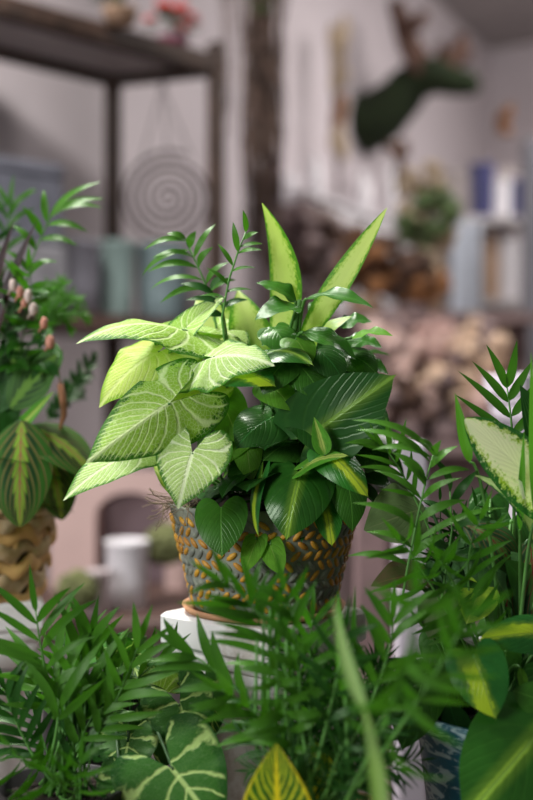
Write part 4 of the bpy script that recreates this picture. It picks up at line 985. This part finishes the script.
pf(rp2, CT, (470, 600, 0.835), (480, 520, 0.805), 60, 8, PALM, 8, 104, ang=.9, droop=.2)
pf(rp2, CT, (440, 600, 0.825), (400, 540, 0.795), 62, 9, PALM, 8, 105, ang=.9, droop=.35)
pf(rp2, CT, (470, 620, 0.825), (440, 560, 0.785), 62, 10, PALM, 8, 106, ang=.9, droop=.3)
for i, (a, b) in enumerate(((440, 500), (462, 515), (425, 525), (480, 500), (450, 545), (475, 550))):
    pf(rp2, CT, (455, 600, 0.905), (a, b, .87), 36, 5, PALM_D, 11, 110 + i, ang=.9, droop=.2)
rp2.finish()
rp3 = Plant(rp, 'heartleaf_philodendron', CT, r=.0016)
rp3.leaf((536, 736, 0.772), (462, 822, 0.740), 116, 'heart', PH_STR, nrm=(-.15, -1, .45), bend=.08, cup=-.12, label='largest heart shaped leaf with a yellow green midrib')
rp3.leaf((474, 658, 0.785), (496, 720, 0.772), 60, 'heart', PH_BRB, nrm=(-.1, -1, .25), bend=.1, cup=-.15, sl=1)
rp3.leaf((545, 634, 0.815), (476, 641, 0.795), 44, 'heart', PH_BRB, nrm=(0, -.85, .5), bend=.1, cup=-.15)
rp3.leaf((480, 590, 0.835), (466, 625, 0.820), 42, 'heart', YELLOW, nrm=(-.1, -1, .2), bend=.1)
rp3.leaf((423, 678, 0.825), (402, 752, 0.805), 58, 'heart', PH_MID, nrm=(-.2, -1, .2), bend=.08, cup=-.15)
rp3.leaf((515, 660, 0.845), (490, 700, 0.835), 52, 'heart', PH_DARK, nrm=(-.2, -1, .4), bend=.08)
rp3.leaf((545, 680, 0.815), (512, 720, 0.805), 46, 'heart', PH_DARK, nrm=(-.2, -1, .4), bend=.08)
rp3.leaf((506, 652, 0.830), (500, 680, 0.825), 34, 'heart', PH_MID, nrm=(.1, -1, .2), bend=.08)
rp3.leaf((520, 668, 0.805), (527, 706, 0.795), 10, 'lance', LIME, nrm=(.1, -1, .2), fold=.4)
rp3.leaf((540, 700, 0.785), (512, 690, 0.785), 34, 'heart', PH_MID, nrm=(-.1, -1, .2))
rp3.leaf((545, 770, 0.765), (522, 750, 0.765), 40, 'heart', LIME, nrm=(-.1, -1, .2))
rp3.leaf((458, 730, 0.815), (448, 700, 0.815), 30, 'heart', PH_DARK, nrm=(-.1, -1, .2))
for A_, T_, W_, M_ in (((512, 520, .90), (505, 570, .89), 44, PH_DARK), ((535, 545, .90), (515, 590, .89), 50, PH_MID), ((490, 500, .91), (480, 545, .90), 40, PH_DARK), ((530, 600, .89), (500, 630, .88), 44, PH_DARK), ((470, 560, .90), (480, 610, .89), 44, PH_MID), ((445, 620, .88), (432, 660, .87), 40, PH_DARK), ((440, 640, .86), (455, 690, .85), 44, PH_MID), ((545, 560, .88), (530, 615, .87), 50, PALM_D), ((500, 600, .87), (520, 640, .86), 44, PH_MID)):
    rp3.leaf(A_, T_, W_, 'heart', M_, nrm=(-.1, -1, .4), bend=.1, cup=-.15)
rp3.fill(22, .055, .05, [PH_DARK, PH_MID], seed=91, zr=(.0, .09), az=(-.6, 3.9))
rp3.finish()
rp4 = Plant(rp, 'matte_leaved_begonia', CT + Vector((-.03, .01, 0)), STEM_D, .0016)
rp4.leaf((425, 508, 0.865), (364, 530, 0.845), 66, 'ovate', BEG, nrm=(-.1, -1, .35), bend=.06, ruf=.15)
rp4.leaf((470, 545, 0.865), (512, 604, 0.845), 72, 'maple', BEG_G, nrm=(.1, -1, .3), bend=.08, ruf=.1)
rp4.leaf((455, 550, 0.875), (480, 560, 0.855), 60, 'maple', BEG_G, nrm=(.0, -1, .3), bend=.08, ruf=.1)
rp4.leaf((432, 578, 0.865), (371, 586, 0.845), 42, 'ovate', BROWN_L, nrm=(-.1, -.8, .8), bend=.12, fold=.2, ruf=.12)
rp4.leaf((445, 590, 0.845), (430, 640, 0.835), 44, 'ovate', BEG, nrm=(-.1, -1, .3), bend=.08)
rp4.leaf((430, 560, 0.875), (460, 600, 0.865), 50, 'ovate', BEG_G, nrm=(0, -1, .3))
rp4.finish()
rp5 = Plant(rp, 'prayer_plant', CT + Vector((.01, .01, 0)), STEM_D, .0016)
rp5.leaf((462, 524, 0.875), (516, 575, 0.855), 50, 'oval', MAR_R, nrm=(.2, -.8, .7), bend=.2)
rp5.leaf((530, 540, 0.865), (538, 640, 0.845), 56, 'oval', MAR_R, nrm=(-.2, -1, .2), bend=.08)
rp5.leaf((512, 575, 0.875), (500, 640, 0.865), 44, 'oval', MAR_R, nrm=(-.2, -1, .2), bend=.08)
rp5.finish()

# ------------------------------------------------------------------ lower left: black pot of arrowhead vine
RISER = plain('whitewashed_wood', (0.55, 0.49, 0.45), .8, .1, 20)
kc = P(96, 400, 0.93); kz = P(0, 776, 0.885).z
m = MB(); m.box((kc.x, kc.y, kz / 2), (.09, .09, kz), 0, bev=.003); solo(m, 'wooden_block_stand', RISER, (kc.x, kc.y, 0), 'tall whitewashed block under the black pot at the lower left', 'block', smooth=False)
BLK = plain('black_pot_plastic', (.010, .009, .010), .45, .1, 20)
ap = thing('arrowhead_pot', (kc.x, kc.y, kz), 'black pot of dark green arrowhead vine with pale veins, lower left', 'potted plant')
pot(ap, (kc.x, kc.y, kz), .046, .062, BLK, taper=.92)
CA = Vector((kc.x + .02, kc.y, kz + .058))
av = Plant(ap, 'arrowhead_vine', CA, STEM_D, .0016)
av.leaf((173, 770, 0.800), (222, 836, 0.775), 116, 'arrow', ARROW_D, nrm=(.05, -1, .65), bend=.08, cup=-.1, ruf=.04, label='largest dark arrowhead leaf with pale green veins')
av.leaf((180, 706, 0.850), (198, 756, 0.840), 74, 'arrow', ARROW_D, nrm=(.05, -1, .5), bend=.08, ruf=.05)
av.leaf((128, 742, 0.850), (122, 790, 0.830), 64, 'arrow', ARROW_D, nrm=(-.1, -1, .5), bend=.08, ruf=.05)
av.leaf((120, 785, 0.810), (110, 830, 0.800), 50, 'arrow', ARROW_D, nrm=(-.1, -1, .4), bend=.08)
av.leaf((160, 690, 0.890), (130, 668, 0.890), 50, 'arrow', ARROW, nrm=(-.1, -1, .5), bend=.08)
av.leaf((205, 690, 0.880), (214, 740, 0.870), 50, 'arrow', ARROW_D, nrm=(.4, -1, .3), bend=.08)
av.leaf((150, 735, 0.880), (160, 690, 0.890), 60, 'arrow', ARROW_D, nrm=(.0, -1, .5), bend=.08)
av.fill(10, .045, .05, [ARROW_D, PH_DARK], 'arrow', 95, (-.01, .05))
av.finish()
# lower left palm
lc = P(62, 400, 0.81)
lp = thing('palm_pot', (lc.x, lc.y, ZBN), 'dark pot of parlour palm at the lower left corner', 'potted plant')
pot(lp, (lc.x, lc.y, ZBN), .048, .085, BLK, taper=.85)
CL = Vector((lc.x, lc.y, ZBN + .08))
l1 = Plant(lp, 'parlour_palm', CL, STEM, .0014)
for k, (md, tp, L, W, n, an, dp, mt) in enumerate((
    ((52, 700, 0.805), (36, 612, 0.800), 62, 11, 9, 1.15, .10, PALM), ((58, 720, 0.795), (53, 690, 0.815), 66, 13, 7, .8, -.15, PALM),
    ((84, 720, 0.815), (92, 640, 0.815), 58, 12, 8, .75, -.1, PALM), ((100, 730, 0.805), (140, 640, 0.795), 50, 11, 8, .75, .15, PALM),
    ((80, 740, 0.805), (112, 672, 0.815), 50, 11, 8, .8, .2, PALM), ((30, 750, 0.805), (5, 690, 0.805), 56, 11, 8, .9, .2, PALM_D),
    ((40, 770, 0.815), (10, 745, 0.765), 60, 11, 8, .9, .25, PALM), ((80, 780, 0.815), (92, 750, 0.775), 36, 9, 7, .9, .3, PALM_D),
    ((70, 740, 0.825), (70, 660, 0.835), 50, 10, 9, .9, .2, PALM_B), ((60, 780, 0.765), (48, 770, 0.745), 50, 10, 6, .9, .3, PALM),
    ((100, 720, 0.835), (165, 655, 0.835), 44, 9, 7, .5, .05, PALM), ((50, 760, 0.825), (30, 700, 0.845), 50, 9, 8, .9, .2, PALM_D),
    ((78, 760, 0.805), (84, 700, 0.815), 46, 9, 8, .8, .1, PALM_D), ((70, 800, 0.765), (80, 760, 0.745), 44, 9, 7, .9, .2, PALM))):
    pf(l1, CL + Vector((random.Random(k).uniform(-.02, .02), random.Random(k + 9).uniform(-.015, .015), 0)), md, tp, L * 1.15, W * .92, mt, n, 200 + k, ang=an, droop=dp, start=.45, r=.0013)
for i in range(12):
    rn = random.Random(i + 77); x = rn.uniform(55, 90); l1.mb.tube([CL + Vector((rn.uniform(-.02, .02), rn.uniform(-.02, .02), 0)), P(x, 740, .805), P(x + rn.uniform(-8, 10), rn.uniform(640, 700), .815)], [.0016, .0012, .0008], 5)
l1.finish()

# ------------------------------------------------------------------ front centre: palm and croton
fc = P(318, 400, 0.745)
fp = thing('palm_and_croton_pot', (fc.x, fc.y, ZBN), 'pot of feathery palm with a yellow veined croton at the bottom centre, nearest the camera', 'potted plants')
pot(fp, (fc.x, fc.y, ZBN), .058, .085, TERR, taper=.8)
CF = Vector((fc.x, fc.y, ZBN + .08))
f1 = Plant(fp, 'parlour_palm', CF, STEM, .0014)
for k, (md, tp, L, W, n, an, dp, mt) in enumerate((
    ((292, 690, .755), (246, 600, .745), 66, 9, 8, .85, .18, PALM), ((300, 690, .745), (285, 590, .735), 58, 9, 7, .8, .35, PALM),
    ((262, 715, .775), (188, 652, .785), 56, 10, 7, .7, .10, PALM), ((275, 740, .76), (222, 690, .75), 54, 9, 6, .8, .35, PALM),
    ((330, 710, .735), (345, 630, .72), 56, 8, 7, .8, .30, PALM_D), ((392, 700, .64), (415, 592, .60), 74, 15, 5, 1.0, .95, PALM),
    ((425, 690, .66), (468, 612, .64), 60, 10, 6, .8, .25, PALM), ((372, 700, .745), (392, 620, .745), 58, 9, 7, .8, .15, PALM),
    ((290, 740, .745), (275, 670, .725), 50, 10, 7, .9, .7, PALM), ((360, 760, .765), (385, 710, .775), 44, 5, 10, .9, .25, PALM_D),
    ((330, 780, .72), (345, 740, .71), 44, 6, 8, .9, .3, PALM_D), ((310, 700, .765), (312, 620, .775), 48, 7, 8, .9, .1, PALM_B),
    ((282, 660, .745), (222, 582, .73), 58, 9, 7, .8, .20, PALM))):
    pf(f1, CF + Vector((random.Random(k).uniform(-.025, .025), random.Random(k + 9).uniform(-.02, .02), 0)), md, tp, L * 1.1, W * 1.2, mt, n, 300 + k, ang=an, droop=dp, start=.4, r=.0013)
rn = random.Random(21)
for k in range(17):
    x = rn.uniform(288, 405); y = rn.uniform(640, 735); d = rn.uniform(.75, .81)
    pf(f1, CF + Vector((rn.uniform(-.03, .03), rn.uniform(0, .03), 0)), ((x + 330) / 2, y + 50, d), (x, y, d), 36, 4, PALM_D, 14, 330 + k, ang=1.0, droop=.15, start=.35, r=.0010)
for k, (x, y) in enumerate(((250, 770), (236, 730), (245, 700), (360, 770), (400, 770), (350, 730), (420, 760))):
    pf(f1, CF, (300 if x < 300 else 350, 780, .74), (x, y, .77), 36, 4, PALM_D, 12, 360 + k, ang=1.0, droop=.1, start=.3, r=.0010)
for x, y0_, y1_ in ((262, 600, 4), (268, 610, 5), (276, 595, 4.5), (285, 620, 4), (292, 605, 5), (255, 640, 4)):
    f1.mb.tube([CF + Vector(((x - 280) / 900, 0, 0)), P(x, 740, .765), P(x + 2, y0_, .74)], [.0020, .0016, .0009], 6)
f1.finish()
f2 = Plant(fp, 'croton', CF + Vector((-.03, .01, 0)), STEM, .002)
f2.leaf((280, 860, 0.735), (276, 744, 0.720), 76, 'ovate', CROT, nrm=(-.1, -1, .15), bend=.05, fold=.12, label='front croton leaf with yellow veins')
f2.leaf((312, 850, 0.755), (316, 742, 0.755), 74, 'ovate', CROT, nrm=(.15, -1, .1), bend=.05, fold=.1)
f2.leaf((340, 870, 0.755), (372, 810, 0.775), 40, 'ovate', CROT, nrm=(.15, -1, .3), bend=.05)
f2.finish()
f3 = Plant(fp, 'pale_strap_plant', CF + Vector((.03, -.01, 0)), STEM, .002)
f3.leaf((385, 860, 0.600), (362, 700, 0.600), 17, 'strap', PALE_STRAP, nrm=(-.2, -1, .1), fold=.2, ruf=.35, side=.03)
f3.leaf((366, 712, 0.602), (334, 596, 0.630), 15, 'lance', PALE_STRAP, nrm=(-.3, -1, .1), fold=.3, side=-.04, pet=False)
f3.leaf((345, 700, 0.735), (338, 590, 0.735), 13, 'lance', PALM_B, nrm=(-.3, -1, .1), fold=.4)
f3.leaf((352, 690, 0.755), (355, 585, 0.755), 8, 'lance', PALM, nrm=(-.3, -1, .1), fold=.4)
f3.finish()

GROUPS = {'dried_hydrangea': 'dried hydrangeas on the lower rack', 'dried_flower_bouquet': 'dried bouquets on the upper rack', 'cabinet_pot': 'pots in the display cabinet', 'white_vase': 'white vases on the console',
          'glazed_pot': 'glazed pots on the lower shelf board', 'flowering_plant': 'flowering plants on the high shelf', 'moss_mound': 'moss mounds on the dark table', 'white_pedestal': 'pedestals', 'mixed_planter': 'mixed planters'}
for o in bpy.data.objects:
    g = GROUPS.get(o.name.split('.')[0])
    if g and o.parent is None: o['group'] = g
